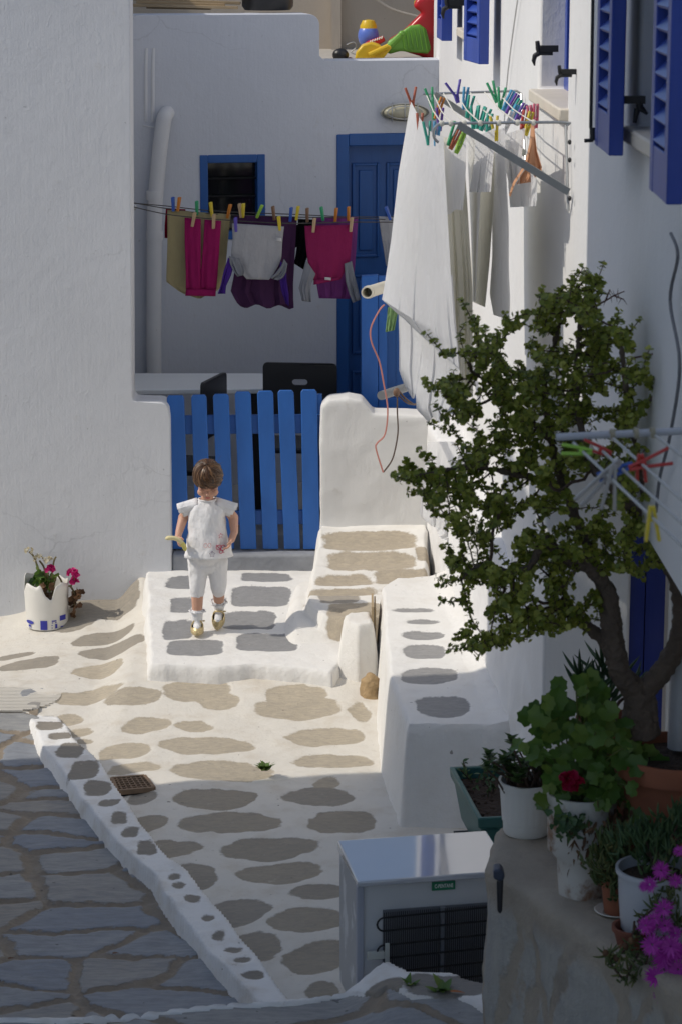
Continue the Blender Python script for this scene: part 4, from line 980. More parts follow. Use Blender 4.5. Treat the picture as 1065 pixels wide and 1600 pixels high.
RP = [(643, 152, 'rust', 9.2, -.1, 'rust red peg at the outer corner of the terry towel', .02), (655, 193, 'rust', 8.9, .0, 'rust orange peg below the outer corner of the terry towel', .01), (673, 152, 'green', 9.3, -.2, None, .014), (678, 168, 'green', 9.2, .1, None, .014), (668, 207, 'teal', 8.5, -.1, 'teal peg on the near half of the terry towel', .012), (683, 167, 'orange', 9.0, .35, 'orange peg leaning over the upper lines', .006),
 (686, 185, 'purple', 8.8, .0, 'dark purple peg on the near half of the terry towel', .012), (681, 208, 'sky', 8.3, .05, 'sky blue peg at the near end of the terry towel', .01), (712, 142, 'violet', 9.1, -.25, 'pale violet peg standing wide open at the top', .028), (725, 152, 'sky', 9.0, .1, None, .008), (731, 165, 'teal', 8.9, .2, None, .010), (739, 182, 'teal', 8.7, .05, None, .012), (747, 182, 'teal', 8.65, .2, None, .010), (754, 185, 'teal', 8.6, .35, None, .010), (762, 195, 'teal', 8.4, .1, None, .008),
 (772, 142, 'green', 9.2, -.35, 'green peg leaning left at the top of the rack', .012), (781, 152, 'green', 9.1, .1, None, .014), (790, 155, 'sky', 9.05, .5, None, .006), (796, 160, 'purple', 9.0, .6, None, .006), (800, 168, 'teal', 8.9, .6, None, .006), (797, 178, 'sky', 8.8, .5, None, .006), (808, 176, 'purple', 8.7, .55, None, .006), (816, 190, 'red', 8.3, .2, 'red peg near the wall end of the row', .008), (823, 192, 'yellow', 8.25, .25, 'yellow peg beside the red one near the wall', .006), (830, 182, 'pink', 8.4, -.2, 'left of two pink pegs above the peach bra', .006), (836, 180, 'pink', 8.4, .0, 'right one of two pink pegs above the peach bra', .006),
 (704, 208, 'green', 8.1, .4, 'green peg just inside the near arm hook', .01), (708, 214, 'rust', 8.1, .5, 'long rust coloured peg leaning below the near arm', .006), (716, 220, 'lime', 8.05, .4, 'lime peg hanging below the near arm', .004), (773, 200, 'yellow', 8.1, -.1, 'pale yellow peg at the middle of the near arm', .012), (790, 190, 'white', 8.3, .4, 'white peg in the row above the camisole', .006)]
for (x, y, c, D, ln, lb, sp) in RP:
    g = None
    if lb is None: lb = '%s peg in the dense row of pegs on the wall rack' % {'sky': 'sky blue'}.get(c, c)
    g = {'green': 'green pegs', 'teal': 'teal pegs', 'sky': 'sky blue pegs', 'purple': 'purple pegs'}.get(c, 'other pegs')+' on the drying rack'
    peg(at_d(x, y+8, D), (ln, .1, 1), (1, .3, 0), c, lb, L=.078, group=g, spread=sp, w=.011, t=.007)
# ---- pipes and wires beside the towel
t = thing('pipe', 'cream plastic pipe with an open end sticking out beside the towel', 'pipe', at_y(573, 457, 11.5))
b = MB(); a, c = at_y(573, 457, 11.3), at_y(640, 436, 12.3); d = (c-a).normalized(); r = .027
x = d.cross(Vector((0, 0, 1))).normalized(); y = x.cross(d); n = 20
rings = [(a+d*.12, r*.78), (a, r*.78), (a, r), (a+d*.02, r), (a+d*.021, r*1.08), (a+d*.045, r*1.08), (a+d*.046, r), (c, r)]
b.add([p+(x*math.cos(2*math.pi*j/n)+y*math.sin(2*math.pi*j/n))*q for p, q in rings for j in range(n)], [(i*n+j, i*n+(j+1) % n, (i+1)*n+(j+1) % n, (i+1)*n+j) for i in range(len(rings)-1) for j in range(n)]+[tuple(j for j in range(n))])
b.build('tube', simple('cream_pipe', (.62, .58, .47), .5, .1, 10, .1), t)
b = MB(); q = a+d*.13+Vector((0, -.026, .006)); b.ell(q, (.006, .004, .006), nu=8, nv=6); b.build('hole', M_DARK, t)
t = thing('pipe', 'grey pipe stub with taped wires below the towel', 'pipe', at_y(610, 615, 11.6))
b = MB(); b.tube([at_y(595, 618, 11.6), at_y(632, 606, 11.9)], .021, 16); b.build('tube', simple('dark_grey_pipe', (.16, .17, .18), .5), t)
b = MB(); q = at_y(619, 613, 11.58); b.ell(q, (.016, .014, .022), nu=10, nv=8); b.build('tape', simple('brown_tape', (.16, .09, .055), .6), t)
b = MB(); b.tube(bez([at_y(620, 608, 11.6), at_y(632, 622, 11.6), at_y(646, 632, 11.7), at_y(652, 628, 11.8)], 12), .005, 6); b.tube(bez([at_y(622, 618, 11.6), at_y(636, 630, 11.6), at_y(650, 632, 11.7)], 12), .004, 6); b.build('cord', simple('brown_cord', (.10, .06, .045), .6), t)
b = MB(); b.tube(bez([at_y(x, y, 11.55) for x, y in [(600, 476), (592, 485), (579, 512), (580, 535), (592, 565), (599, 600), (605, 640), (601, 678), (589, 692), (587, 702), (598, 738)]], 50), .0042, 6); tag(b.build('wire', simple('pink_wire', (.50, .20, .16), .5)), 'long pink wire looping down past the grey pipe stub', 'wire')
b = MB(); b.tube(bez([at_y(x, y, 11.57) for x, y in [(620, 618), (620, 645), (621, 675), (616, 705), (610, 722), (598, 738)]], 30), .004, 6); tag(b.build('wire', simple('brown_wire', (.09, .06, .045), .5)), 'brown wire hanging from the taped grey pipe stub', 'wire')
# ================================================================== STREET THINGS
# ---- old fridge seen from the back
zf0, zf1 = .03, .497
B0, B1 = at_z(527, 1321, zf1), at_z(558, 1377, zf1)
fv = Vector((B1.x-B0.x, B1.y-B0.y, 0)); fdep = fv.length; fv.normalize(); fu = Vector((-fv.y, fv.x, 0))
if fu.x < 0: fu = -fu
FW = .50
Pf = lambda a, d, z: Vector((B1.x, B1.y, 0))+fu*a-fv*d+Vector((0, 0, z))   # a along the back, d into the body
def fb(mb, a0, a1, d0, d1, z0, z1, mi=0): mb.hexa([Pf(a0, d0, z0), Pf(a1, d0, z0), Pf(a1, d1, z0), Pf(a0, d1, z0), Pf(a0, d0, z1), Pf(a1, d0, z1), Pf(a1, d1, z1), Pf(a0, d1, z1)], mi)
fr_ = thing('fridge', 'discarded small white fridge showing its black back coil', 'fridge', Pf(FW/2, fdep/2, 0))
M_ENAM = simple('white_enamel', (.62, .63, .64), .35, .05, 7, .05)
M_TOP = simple('glossy_top', (.50, .52, .56), .06, .05, 5, .05, 30, .0006, Coat_Weight=1.0, Coat_Roughness=.04, Coat_IOR=1.9)
b = MB(); fb(b, .012, FW-.012, .02, fdep, zf0, zf1-.02); mod_bevel(b.build('body', M_ENAM, fr_), .004, 2)
b = MB(); zt_ = zf1+.016; b.hexa([Pf(0, -.005, zf1-.02), Pf(FW, -.005, zf1-.02), Pf(FW, fdep+.005, zf1-.02), Pf(0, fdep+.005, zf1-.02), Pf(0, -.005, zf1), Pf(FW, -.005, zf1), Pf(FW, fdep+.005, zt_), Pf(0, fdep+.005, zt_)]); mod_bevel(b.build('top', M_TOP, fr_), .006, 3)
M_FGREY = simple('grey_strip', (.36, .38, .44), .4, .1, 10, .1)
b = MB(); fb(b, .0, .022, .004, .03, zf0, zf1-.019); mod_bevel(b.build('corner_strip', M_FGREY, fr_), .002, 1)
t = NT('worn_side'); cc = t.mix(t.smooth(t.noise(9, 5, .6, t.coord((1, 1, .6))), .42, .5), (.62, .63, .64), (.42, .43, .44)); t.set(cc, .5)
b = MB(); fb(b, .006, .0118, .032, fdep-.005, zf0, zf1-.02); b.build('side_panel', t.mat, fr_)
b = MB()
zc = [zf1-.118-.0462*i for i in range(9)]
dd = .012
path = []
for i in range(8):
    z = zc[i]
    if i % 2 == 0: seg = [Pf(FW-.02, -dd, z+.006), Pf(.085, -dd, z-.006)]
    else: seg = [Pf(.085, -dd, z-.004), Pf(FW-.02, -dd, z+.006)]
    if i % 2 == 0:
        seg += [Pf(.085-.024*math.sin(a), -dd, (zc[i]+zc[i+1])/2-.005+.0231*math.cos(a)) for a in np.linspace(.2, math.pi-.2, 7)]
    path += seg
    if i % 2 == 1: path += [Pf(FW-.02+.022*math.sin(a), -dd, (zc[i]+zc[i+1])/2+.006+.0231*math.cos(a)) for a in np.linspace(.2, math.pi-.2, 7)]
b.tube(path, .0034, 8); b.build('coil', M_IRON, fr_)
b = MB()
for i in range(58):
    a = .083+i*.0068
    if 27 <= i <= 28: continue
    b.tube([Pf(a, -dd-.003, zf1-.105), Pf(a, -dd-.003, .06)], .0014, 4)
b.build('coil_wires', M_IRON, fr_)
b = MB(); fb(b, .085, FW-.02, .0145, .0195, .05, zf1-.11); fb(b, .268, .285, -.006, .0144, .05, zf1-.108); b.build('back_plate', simple('dark_plate', (.17, .18, .20), .5, .1, 8), fr_)
b = MB(); fb(b, .03, .10, -.016, -.004, .235, .262); fb(b, .085, .10, -.02, -.016, .20, .29); mod_bevel(b.build('bracket', simple('pale_bracket', (.50, .52, .48), .5), fr_), .002, 1)
b = MB(); fb(b, .243, .318, .012, .0196, zf1-.055, zf1-.027); stk = b.build('sticker', simple('green_sticker', (.015, .20, .095), .4, .05, 5, 0), fr_)
fc_ = bpy.data.curves.new('lettering', 'FONT'); fc_.body = 'C-PENTANE'; fc_.size = .0112; fc_.offset = .00025; fc_.extrude = .0004; fc_.align_x = 'CENTER'; fc_.align_y = 'CENTER'
tmp = bpy.data.objects.new('tmp', fc_); me = bpy.data.meshes.new_from_object(tmp); bpy.data.objects.remove(tmp)
R3 = Matrix((fu, Vector((0, 0, 1)), fv)).transposed()
me.transform(Matrix.Translation(Pf(.281, .0112, zf1-.041))@R3.to_4x4()@Matrix.Diagonal((1, 1.55, 1, 1))); link_mesh('lettering', me, [simple('sticker_white', (.75, .78, .74), .5, .02, 5, 0)], stk)
# ---- manhole and drain
M_STREET0 = plaster('worn_whitewash', (.62, .585, .515), dirtamt=.6)
mz = .012
mh = at_z(14, 1084, mz); mr = (at_z(106, 1080, mz)-mh).x
b = MB(); b.lathe((mh.x, mh.y, -.03), [(mr*1.0, -.03), (mr*1.0, .012), (mr*.93, .016), (mr*.92, .008), (.001, .008)], 48, close=False)
mzz = float(street_z(np.array([[mh.x+.1]]), np.array([[mh.y-.05]]))[0, 0])+.004
b.v = [(x, y, z+mzz-.002) for x, y, z in b.v]
m = thing('manhole_cover', 'round ribbed manhole cover painted over with whitewash', 'manhole cover', (mh.x, mh.y, 0))
mod_disp(b.build('frame', M_STREET0, m), .006, .05)
b = MB()
for i in range(-11, 12):
    y = i*mr/12; h = math.sqrt(max(0, (mr*.9)**2-y*y)); b.bar((mh.x-h, mh.y+y, -.022), (mh.x+h, mh.y+y, -.022), .016, .008)
b.v = [(x, y, z+mzz+.018) for x, y, z in b.v]; b.build('ribs', M_STREET0, m)
rust = simple('rusty_iron', (.24, .16, .10), .8, .4, 30, .5)
dz = -.008
C4 = [at_z(175, 1218, dz), at_z(226, 1214, dz), at_z(241, 1233, dz), at_z(184, 1238, dz)]
d = thing('drain_grate', 'small rusty drain grate let into the whitewashed paving', 'drain grate', sum(C4, Vector())/4)
b = MB()
for i in range(4): b.bar(C4[i], C4[(i+1) % 4], .014, .02)
b.build('rim', rust, d)
b = MB()
for k in range(1, 7):
    f = k/7; b.bar(C4[0].lerp(C4[1], f), C4[3].lerp(C4[2], f), .006, .014)
for k in range(1, 6):
    f = k/6; b.bar(C4[0].lerp(C4[3], f)+Vector((0, 0, .002)), C4[1].lerp(C4[2], f)+Vector((0, 0, .002)), .006, .014)
b.build('bars', rust, d)
b = MB(); b.extr([q-Vector((0, 0, .03)) for q in C4], (0, 0, .028)); b.build('pit', M_DARK, d)
# ---- foliage helpers
def leafq(mb, p, d, n, L, w, fold=.15, k=5, mi=0):
    """one rounded leaf: base p, direction d, normal n"""
    p, d, n = Vector(p), Vector(d).normalized(), Vector(n); n = (n-d*n.dot(d)); n = n.normalized() if n.length > 1e-5 else d.orthogonal().normalized()
    x = d.cross(n); mid, lf, rt = [], [], []
    for i in range(k):
        t = i/(k-1); wd = w*math.sin(math.pi*min(1, .12+.88*t)**.8)*.5 if i < k-1 else .0005
        c = p+d*L*t-n*(L*.22*t*t)
        mid.append(c); lf.append(c+x*wd+n*wd*fold); rt.append(c-x*wd+n*wd*fold)
    vs = mid+lf+rt; fs = []
    for i in range(k-1): fs += [(i, i+1, k+i+1, k+i), (i+1, i, 2*k+i, 2*k+i+1)]
    mb.add(vs, fs, mi)
def disc(mb, p, n, r, lob=0, cup=.2, k=10, ph=0, mi=0):
    """round lobed leaf facing n"""
    p, n = Vector(p), Vector(n).normalized(); x = n.orthogonal().normalized(); y = n.cross(x)
    x, y = x*math.cos(ph)+y*math.sin(ph), y*math.cos(ph)-x*math.sin(ph)
    vs = [p]; 
    for ring in (.55, 1.0):
        for j in range(k):
            a = 2*math.pi*j/k; rr = r*ring*(1+(lob*math.cos(a*k/2) if ring == 1 else 0))
            notch = 1-.55*math.exp(-((a-math.pi)/.30)**2)
            vs.append(p+(x*math.cos(a)+y*math.sin(a))*rr*notch+n*(cup*rr*ring+.06*r*math.cos(a*3+ph)))
    fs = [(0, 1+j, 1+(j+1) % k) for j in range(k)]+[(1+j, 1+k+j, 1+k+(j+1) % k, 1+(j+1) % k) for j in range(k)]
    mb.add(vs, fs, mi)
rv = lambda s_=1.0: Vector((random.gauss(0, s_), random.gauss(0, s_), random.gauss(0, s_)))
def flower(mb, p, n, r, k=28, mi=0):
    n = Vector(n).normalized(); x = n.orthogonal().normalized(); y = n.cross(x)
    for j in range(k):
        a = 2*math.pi*j/k+random.uniform(-.1, .1); d = x*math.cos(a)+y*math.sin(a)
        leafq(mb, Vector(p)+d*r*.1, d+n*random.uniform(.1, .55), n, r*random.uniform(.8, 1.05), r*.2, .05, 3, mi)
def cluster(mb, p, r, k=26, pr=.016, mi=0):
    for _ in range(k):
        v = rv().normalized(); v.z = abs(v.z)*1.0-.25
        for q in range(3):
            disc(mb, Vector(p)+v*r+rv(.002), v+rv(.5), pr*random.uniform(.7, 1.2), .12, .3, 7, random.random()*6, mi)
# ---- small weeds
def weed(label, p, n, L, sp):
    b = MB()
    for i in range(n):
        a = 2*math.pi*i/n+random.random(); d = Vector((math.cos(a)*sp, math.sin(a)*sp, random.uniform(.5, 1.2)))
        leafq(b, Vector(p)+Vector((random.uniform(-1, 1), random.uniform(-1, 1), 0))*L*.25, d, (0, 0, 1), L*random.uniform(.6, 1.1), L*.4)
    return tag(b.build('weed', M_GER), label, 'weed')
weed('small green weed growing in the sunlit whitewashed paving', at_z(415, 1203, .02), 46, .05, .75)
weed('tiny two leaved weed on the white rim before the fridge', at_y(637, 1546, 7.27), 6, .06, .5)
weed('low green weed at the foot of the grey rim stone before the fridge', at_y(687, 1548, 7.22), 12, .06, 1.4)
b = MB(); leafq(b, at_y(703, 1549, 7.19), (1, .1, .05), (0, 0, 1), .045, .016); tag(b.build('fallen_leaf', simple('orange_leaf', (.40, .13, .03), .7)), 'orange fallen leaf beside the low weed', 'leaf')
for (x, y, lb) in ((438, 1491, 'dry brown leaf scrap lying on the middle of the slate lane'), (12, 1498, 'dry brown leaf scrap lying on the slate at the lane edge')):
    pass
for (x, y, lb) in ((176, 1490, 'dry brown leaf scrap lying in the middle of the slate lane'), (13, 1498, 'dry brown leaf scrap lying far out on the slate lane')):
    b = MB(); leafq(b, at_z(x, y, .01), (1, .3, .25), (0, 0, 1), .022, .016); tag(b.build('fallen_leaf', M_DRY), lb, 'leaf')
# ---- broken bucket with geranium
bc = at_z(71, 985, -.03); k_ = 12.6/F
bc.y += .1
bk = thing('bucket', 'broken white plastic bucket with a jagged rim used as flowerpot', 'bucket', bc)
R0, R1, H = .105, .112, .232
b = MB(); n = 72; vs = []
def rim(a):
    d = lambda c, w: math.exp(-(((a-c+math.pi) % (2*math.pi)-math.pi)/w)**2)
    return H*(1-.34*d(math.radians(282), .24)-.20*d(math.radians(196), .22)+.03*math.sin(a*7)+.05*math.sin(a*17)*d(math.radians(282), .5))+.03*math.exp(-((a-math.radians(150))/.5)**2)
for j in range(n):
    a = 2*math.pi*j/n
    for t in np.linspace(0, 1, 10): r = R0+(R1-R0)*t; vs.append(bc+Vector((r*math.cos(a), r*math.sin(a), rim(a)*t)))
b.add(vs, [(j*10+i, ((j+1) % n)*10+i, ((j+1) % n)*10+i+1, j*10+i+1) for j in range(n) for i in range(9)]+[tuple(j*10 for j in range(n-1, -1, -1))])
o = b.build('shell', simple('old_white_plastic', (.70, .68, .63), .5, .1, 10, .15), bk); mod_solid(o, .004, -1)
b = MB(); b.lathe((bc.x, bc.y, bc.z+.13), [(.1, 0), (.098, .015), (.05, .022), (.001, .022)], 24); b.build('soil', M_SOIL, bk)
inkm = simple('blue_print', (.03, .035, .33), .5, .1, 20, 0)
def onB(x, y, off=.0012):      # printed marks follow the curved side
    s_ = (x-71)*k_/.108; a = math.asin(max(-.98, min(.98, s_)))-math.pi/2; z = (985+14-y)*k_/.97-.02
    r = R0+.003+off; return bc+Vector((r*math.cos(a), r*math.sin(a), max(z, .004)))
def mark(name, polys):
    b = MB()
    for P_ in polys:
        if len(P_) == 4:
            g = []; nn = 7
            for j in range(2):
                for i in range(nn):
                    t = i/(nn-1); u0, v0 = P_[0] if j == 0 else P_[3]; u1_, v1_ = P_[1] if j == 0 else P_[2]
                    g.append(onB(u0+(u1_-u0)*t, v0+(v1_-v0)*t))
            b.add(g, [(i, i+1, nn+i+1, nn+i) for i in range(nn-1)])
        else: b.add([onB(*q) for q in P_], [tuple(range(len(P_)))])
    b.build(name, inkm, bk)
rc = lambda x0, y0, x1, y1: [(x0, y1), (x1, y1), (x1, y0), (x0, y0)]
mark('print', [rc(64, 977, 75, 994)]); mark('print', [rc(94, 971, 102, 979)])
mark('print', [[(46.5+6.5*math.cos(a), 981.5+3*math.sin(a)) for a in np.linspace(0, 6.28, 14)[:-1]], rc(44, 985.5, 48, 989), rc(45, 990, 46, 992), rc(47.5, 990, 48.5, 992)])
mark('print', [rc(82, 977, 89, 979), rc(82, 980, 84, 981.5), rc(87, 980, 89, 981.5), rc(87, 983, 90, 990), rc(81.5, 984, 83, 985.5), rc(81.5, 988, 83, 989.5), rc(95, 988, 101, 989.5)])
t = thing('geranium', 'geranium with magenta and withered white flowers in the broken bucket', 'plant', bc+Vector((0, 0, .15)))
A_ = lambda x, y, dy=0: at_y(x, y, bc.y+dy)
b = MB()
for pts in ([(70, 930), (66, 905), (58, 882), (52, 868), (46, 862)], [(72, 930), (74, 905), (76, 895)], [(82, 930), (88, 900), (95, 905), (100, 915), (112, 915), (114, 905)], [(72, 925), (70, 890), (62, 876)], [(78, 925), (84, 880), (88, 870)], [(110, 915), (118, 930), (116, 945)]):
    b.tube(bez([A_(x, y) for x, y in pts], 12), .005, 6)
b.build('stem', simple('geranium_stem', (.17, .14, .06), .7, .3), t)
b = MB()
for _ in range(44): disc(b, A_(random.gauss(68, 8), random.gauss(906, 9), random.gauss(0, .03)), rv()+Vector((0, -1, .6)), random.uniform(.014, .028), .08, .25, 12, random.random()*6)
b.build('leaves', M_GER, t)
b = MB()
for _ in range(22): disc(b, A_(random.gauss(117, 5), random.gauss(930, 12), random.gauss(0, .02)), rv()+Vector((0, -1, .3)), random.uniform(.014, .028), .1, .4, 12, random.random()*6)
for _ in range(8): disc(b, A_(random.gauss(68, 5), random.gauss(925, 6), -.05), rv()+Vector((0, -1, .3)), random.uniform(.014, .024), .1, .4, 12, random.random()*6)
b.build('dry_leaves', M_DRY, t)
for (x, y, r, m_, nm) in ((78, 890, .024, M_PINK, 'flower'), (115, 896, .030, M_PINK, 'flower'), (116, 908, .016, M_PINK, 'flower'), (60, 873, .024, M_CREAM, 'flower'), (76, 876, .020, M_CREAM, 'flower'), (46, 861, .020, M_CREAM, 'flower')):
    b = MB(); cluster(b, A_(x, y, -.02), r, 14, .011 if m_ is M_PINK else .007); b.build(nm, m_, t)
# ---- green trough with soil
R_a, R_b = at_z(703, 1198, .45), at_z(747, 1278, .45)
tv = Vector((R_b.x-R_a.x, R_b.y-R_a.y, 0)); tl = tv.length; tv.normalize(); tu = Vector((-tv.y, tv.x, 0))
if tu.x < 0: tu = -tu
M_TRO = simple('green_trough', (.030, .115, .105), .42, .1, 8, .06)
tr = thing('planter', 'dark green plastic trough of soil between white block and flowerpots', 'planter', Vector((R_a.x, R_a.y, .27))+tv*tl/2)
Pt = lambda a, d, z: Vector((R_a.x, R_a.y, 0))+tu*a+tv*d+Vector((0, 0, z))
def ring(i, z): return [Pt(i, i, z), Pt(.21-i, i, z), Pt(.21-i, tl-i, z), Pt(i, tl-i, z)]
b = MB(); L_ = [ring(.035, .26), ring(.010, .405), ring(.0, .41), ring(-.004, .45), ring(.014, .45), ring(.018, .41), ring(.018, .40)]
b.add([q for r in L_ for q in r], [(i*4+j, i*4+(j+1) % 4, (i+1)*4+(j+1) % 4, (i+1)*4+j) for i in range(len(L_)-1) for j in range(4)]+[(3, 2, 1, 0)])
mod_bevel(b.build('trough', M_TRO, tr), .006, 3)
b = MB(); b.extr(ring(.016, .39), (0, 0, .018)); so_ = b.build('soil', M_SOIL, tr)
b = MB()
for i in range(60):
    q = Pt(random.uniform(.02, .19), random.uniform(.03, tl-.03), .408); b.ell(q, (random.uniform(.004, .011),)*3, nu=6, nv=4)
b.build('soil_crumbs', M_SOIL, tr)['kind'] = 'stuff'
pln = thing('seedling', 'leafy seedling growing in the green trough', 'plant', Pt(.08, .1, .41)); b = MB(); st_ = MB()
for i in range(9):
    a = Pt(random.uniform(.04, .13), random.uniform(.03, .25), .405); top = a+Vector((random.gauss(0, .025), random.gauss(0, .02), random.uniform(.05, .12)))
    st_.tube([a, top], .0022, 5)
    for k in range(9):
        q = a.lerp(top, .3+.7*k/8); leafq(b, q, rv()+Vector((0, 0, .3)), rv()+Vector((0, 0, 1)), random.uniform(.015, .028), .012)
st_.build('stem', M_TWIG, pln); b.build('leaves', M_SUC, pln)
b = MB(); sv = at_z(735, 1300, .24)
b.extr([Pt(-.05, .12, .0), Pt(.3, .12, .0), Pt(.3, tl+.12, .0), Pt(-.05, tl+.12, .0)], (0, 0, .225)); mod_disp(mod_remesh(b.build('shelf', M_LOW), .015, 4), .02, .15)
tag(bpy.data.objects['shelf'], 'low whitewashed ledge carrying the dark green trough', 'ledge')
b = MB(); b.extr([Pt(-.012, .14, .2255), Pt(.2, .14, .2255), Pt(.2, tl+.09, .2255), Pt(-.012, tl+.09, .2255)], (0, 0, .03)); tag(b.build('board', simple('black_board', (.02, .022, .025), .7)), 'black board lying under the dark green trough', 'board')
# ================================================================== PARAPET WITH FLOWERPOTS
ZP = .93
fp = [at_z(x, y, ZP) for x, y in [(757, 1352), (764, 1315), (778, 1288), (815, 1274), (900, 1270)]]
ed = [at_z(x, y, ZP) for x, y in [(1075, 1556), (1000, 1508), (930, 1466), (865, 1424), (812, 1386), (778, 1368)]]
poly = [(p.x, p.y) for p in fp]+[(1.45, fp[-1].y), (1.45, ed[0].y-.8), (ed[0].x+.45, ed[0].y-.75)]+[(p.x, p.y) for p in ed]
t = NT('old_render_stone'); co_ = t.coord()
v = t.n('ShaderNodeTexVoronoi', feature='DISTANCE_TO_EDGE'); v.inputs['Scale'].default_value = 5.2
mp = t.n('ShaderNodeMapping'); mp.inputs['Scale'].default_value = (1, 1, .42)
dn = t.n('ShaderNodeTexNoise'); dn.inputs['Scale'].default_value = 7; dn.inputs['Detail'].default_value = 4
va = t.n('ShaderNodeVectorMath', operation='MULTIPLY_ADD'); va.inputs[1].default_value = (.14, .14, .14)
tc = t.n('ShaderNodeTexCoord'); t.l(tc.outputs['Object'], dn.inputs[0]); t.l(dn.outputs['Color'], va.inputs[0]); t.l(tc.outputs['Object'], va.inputs[2]); t.l(va.outputs[0], mp.inputs[0]); t.l(mp.outputs[0], v.inputs[0])
sx_ = t.n('ShaderNodeSeparateXYZ'); t.l(tc.outputs['Object'], sx_.inputs[0])
msk = t.math('MULTIPLY', t.smooth(v.outputs['Distance'], .05, .11), t.smooth(sx_.outputs['Z'], .80, .88, True))
stn = t.mix(t.noise(6, 5, .65, t.coord((3, 3, .8))), (.23, .24, .245), (.47, .45, .40))
mor = t.mix(t.noise(9, 6, .7, co_), (.27, .235, .19), (.42, .37, .30))
mor = t.mix(t.math('MULTIPLY', t.smooth(t.noise(4, 5, .7, co_), .5, .7), .6), mor, (.22, .20, .18))
t.set(t.mix(msk, mor, stn), .9, t.bump(t.noise(60, 5, .6, co_), .4, .004, t.bump(t.noise(10, 5, .7, co_), .5, .02, t.bump(msk, .4, .01))))
b = MB(); b.prism(poly, -.1, ZP)
pw = mod_disp(mod_remesh(b.build('parapet_wall', t.mat, origin=(.8, 6.3, 0)), .018, 6), .03, .16); tag(pw, 'rough stone and plaster parapet carrying the flowerpots', 'wall')
hk = thing('wall_handle', 'dark blue metal handle hanging on the end of the parapet', 'handle', at_y(778, 1430, 6.62))  # a pull handle on the parapet end
H_ = lambda x, y, Y: at_y(x, y, Y)
b = MB(); yy = 6.40
b.tube(bez([H_(770, 1362, yy), H_(777, 1358, yy), H_(783, 1364, yy), H_(783, 1380, yy)], 8), [.010]*7+[.010], 8) if False else None
b.extr([H_(770, 1360, yy), H_(782, 1358, yy), H_(788, 1366, yy), H_(787, 1376, yy), H_(778, 1378, yy), H_(770, 1374, yy)], (0, .05, 0)); mod_bevel(b.build('mount', simple('blue_black_metal', (.035, .045, .075), .4), hk), .006, 3)
b = MB(); b.extr([H_(775, 1376, yy+.01), H_(786, 1374, yy+.01), H_(784, 1424, yy+.01), H_(781, 1430, yy+.01), H_(776, 1425, yy+.01)], (0, .02, 0)); mod_bevel(b.build('grip', simple('black_grip', (.015, .016, .02), .35), hk), .006, 3)
# ---- pots
def pot(name, label, px, py, ztop, prof, mat, fn=None, n=48, soil=True, z=ZP):
    """prof: (radius, height) in pixels of the photograph at the pot's own distance"""
    c = at_z(px, py, z); D = (c-CAM).dot(ray(CX, CY)); k = D/F
    t = thing(name, label, 'flowerpot', c); P_ = [(r*k, h*k) for r, h in prof]
    b = MB(); top = P_[-1]; wall = P_+[(top[0]-.007, top[1]), (top[0]-.010, top[1]-.03), (.001, top[1]-.03)]
    b.lathe(c, [(.001, 0)]+wall, n, fn=fn, close=False); b.build('pot', mat, t, angle=50)
    if soil:
        b = MB(); b.lathe(c+Vector((0, 0, top[1]-.028)), [(top[0]-.010, 0), (top[0]*.5, .006), (.001, .006)], 24, close=False); b.build('soil', M_SOIL, t)
    return t, c, k, top
def flutes(a, i): return 1-.012*(abs(math.sin(a*11)) ** 8) if 3 <= i <= 6 else 1
p1, c1_, k1, top1 = pot('flowerpot', 'fluted white plastic pot at the far end of the parapet', 821, 1300, 0, [(34, 0), (36, 4), (36.5, 20), (38, 21), (39.5, 40), (41, 60), (42, 74), (44, 75), (44.5, 86)], M_WHITEP, flutes, 132)
dirtyw = NT('dirty_white_clay'); cw = dirtyw.mix(dirtyw.smooth(dirtyw.noise(9, 5, .7), .48, .66), (.58, .56, .52), (.26, .15, .09)); dirtyw.set(cw, .85, dirtyw.bump(dirtyw.noise(40, 4), .3, .004))
M_DW = dirtyw.mat
p2, c2_, k2, top2 = pot('flowerpot', 'stained white clay pot under the big leaved red geranium', 905, 1398, 0, [(33, 0), (36, 40), (37, 62), (52, 78), (53, 125), (54, 150), (55, 152), (55, 170)], M_DW)
p3, c3_, k3, top3 = pot('flowerpot', 'smooth pale grey plastic pot of succulents behind the magenta flowers', 1020, 1468, 0, [(46, 0), (47, 20), (52, 22), (56, 70), (58, 112), (62, 113), (62, 120)], simple('pale_pot', (.50, .52, .56), .4, .05, 8, .05))
p4, c4_, k4, top4 = pot('flowerpot', 'narrow reddish clay pot standing in a white saucer', 963, 1428, 0, [(20, 0), (26, 52), (29, 53), (29, 66)], M_TERRA)
b = MB(); b.lathe(c4_+Vector((-.004, -.006, -.001)), [(.02, 0), (.028, .002), (.052, .014), (.056, .016), (.054, .018), (.03, .005), (.001, .004)], 40, close=False); tag(b.build('saucer', simple('white_saucer', (.62, .60, .54), .4, .1, 10)), 'white saucer under the narrow reddish clay pot', 'saucer')
p5, c5_, k5, top5 = pot('flowerpot', 'small brown clay pot at the front edge of the parapet', 990, 1478, 0, [(26, 0), (33, 26), (36, 27), (36, 34)], M_TERRAD)
p6, c6_, k6, top6 = pot('flowerpot', 'huge terracotta pot holding the dark bushy tree', 1052, 1400, 0, [(66, 0), (80, 120), (88, 205), (98, 206), (100, 232), (98, 238)], M_TERRA, n=64)
p7, c7_, k7, top7 = pot('flowerpot', 'mid sized terracotta pot holding the finger leaved succulent', 946, 1275, 0, [(34, 0), (42, 90), (47, 138), (50, 139), (51, 160)], M_TERRAD)
def root_of(c, top): return c+Vector((0, 0, top[1]-.03))
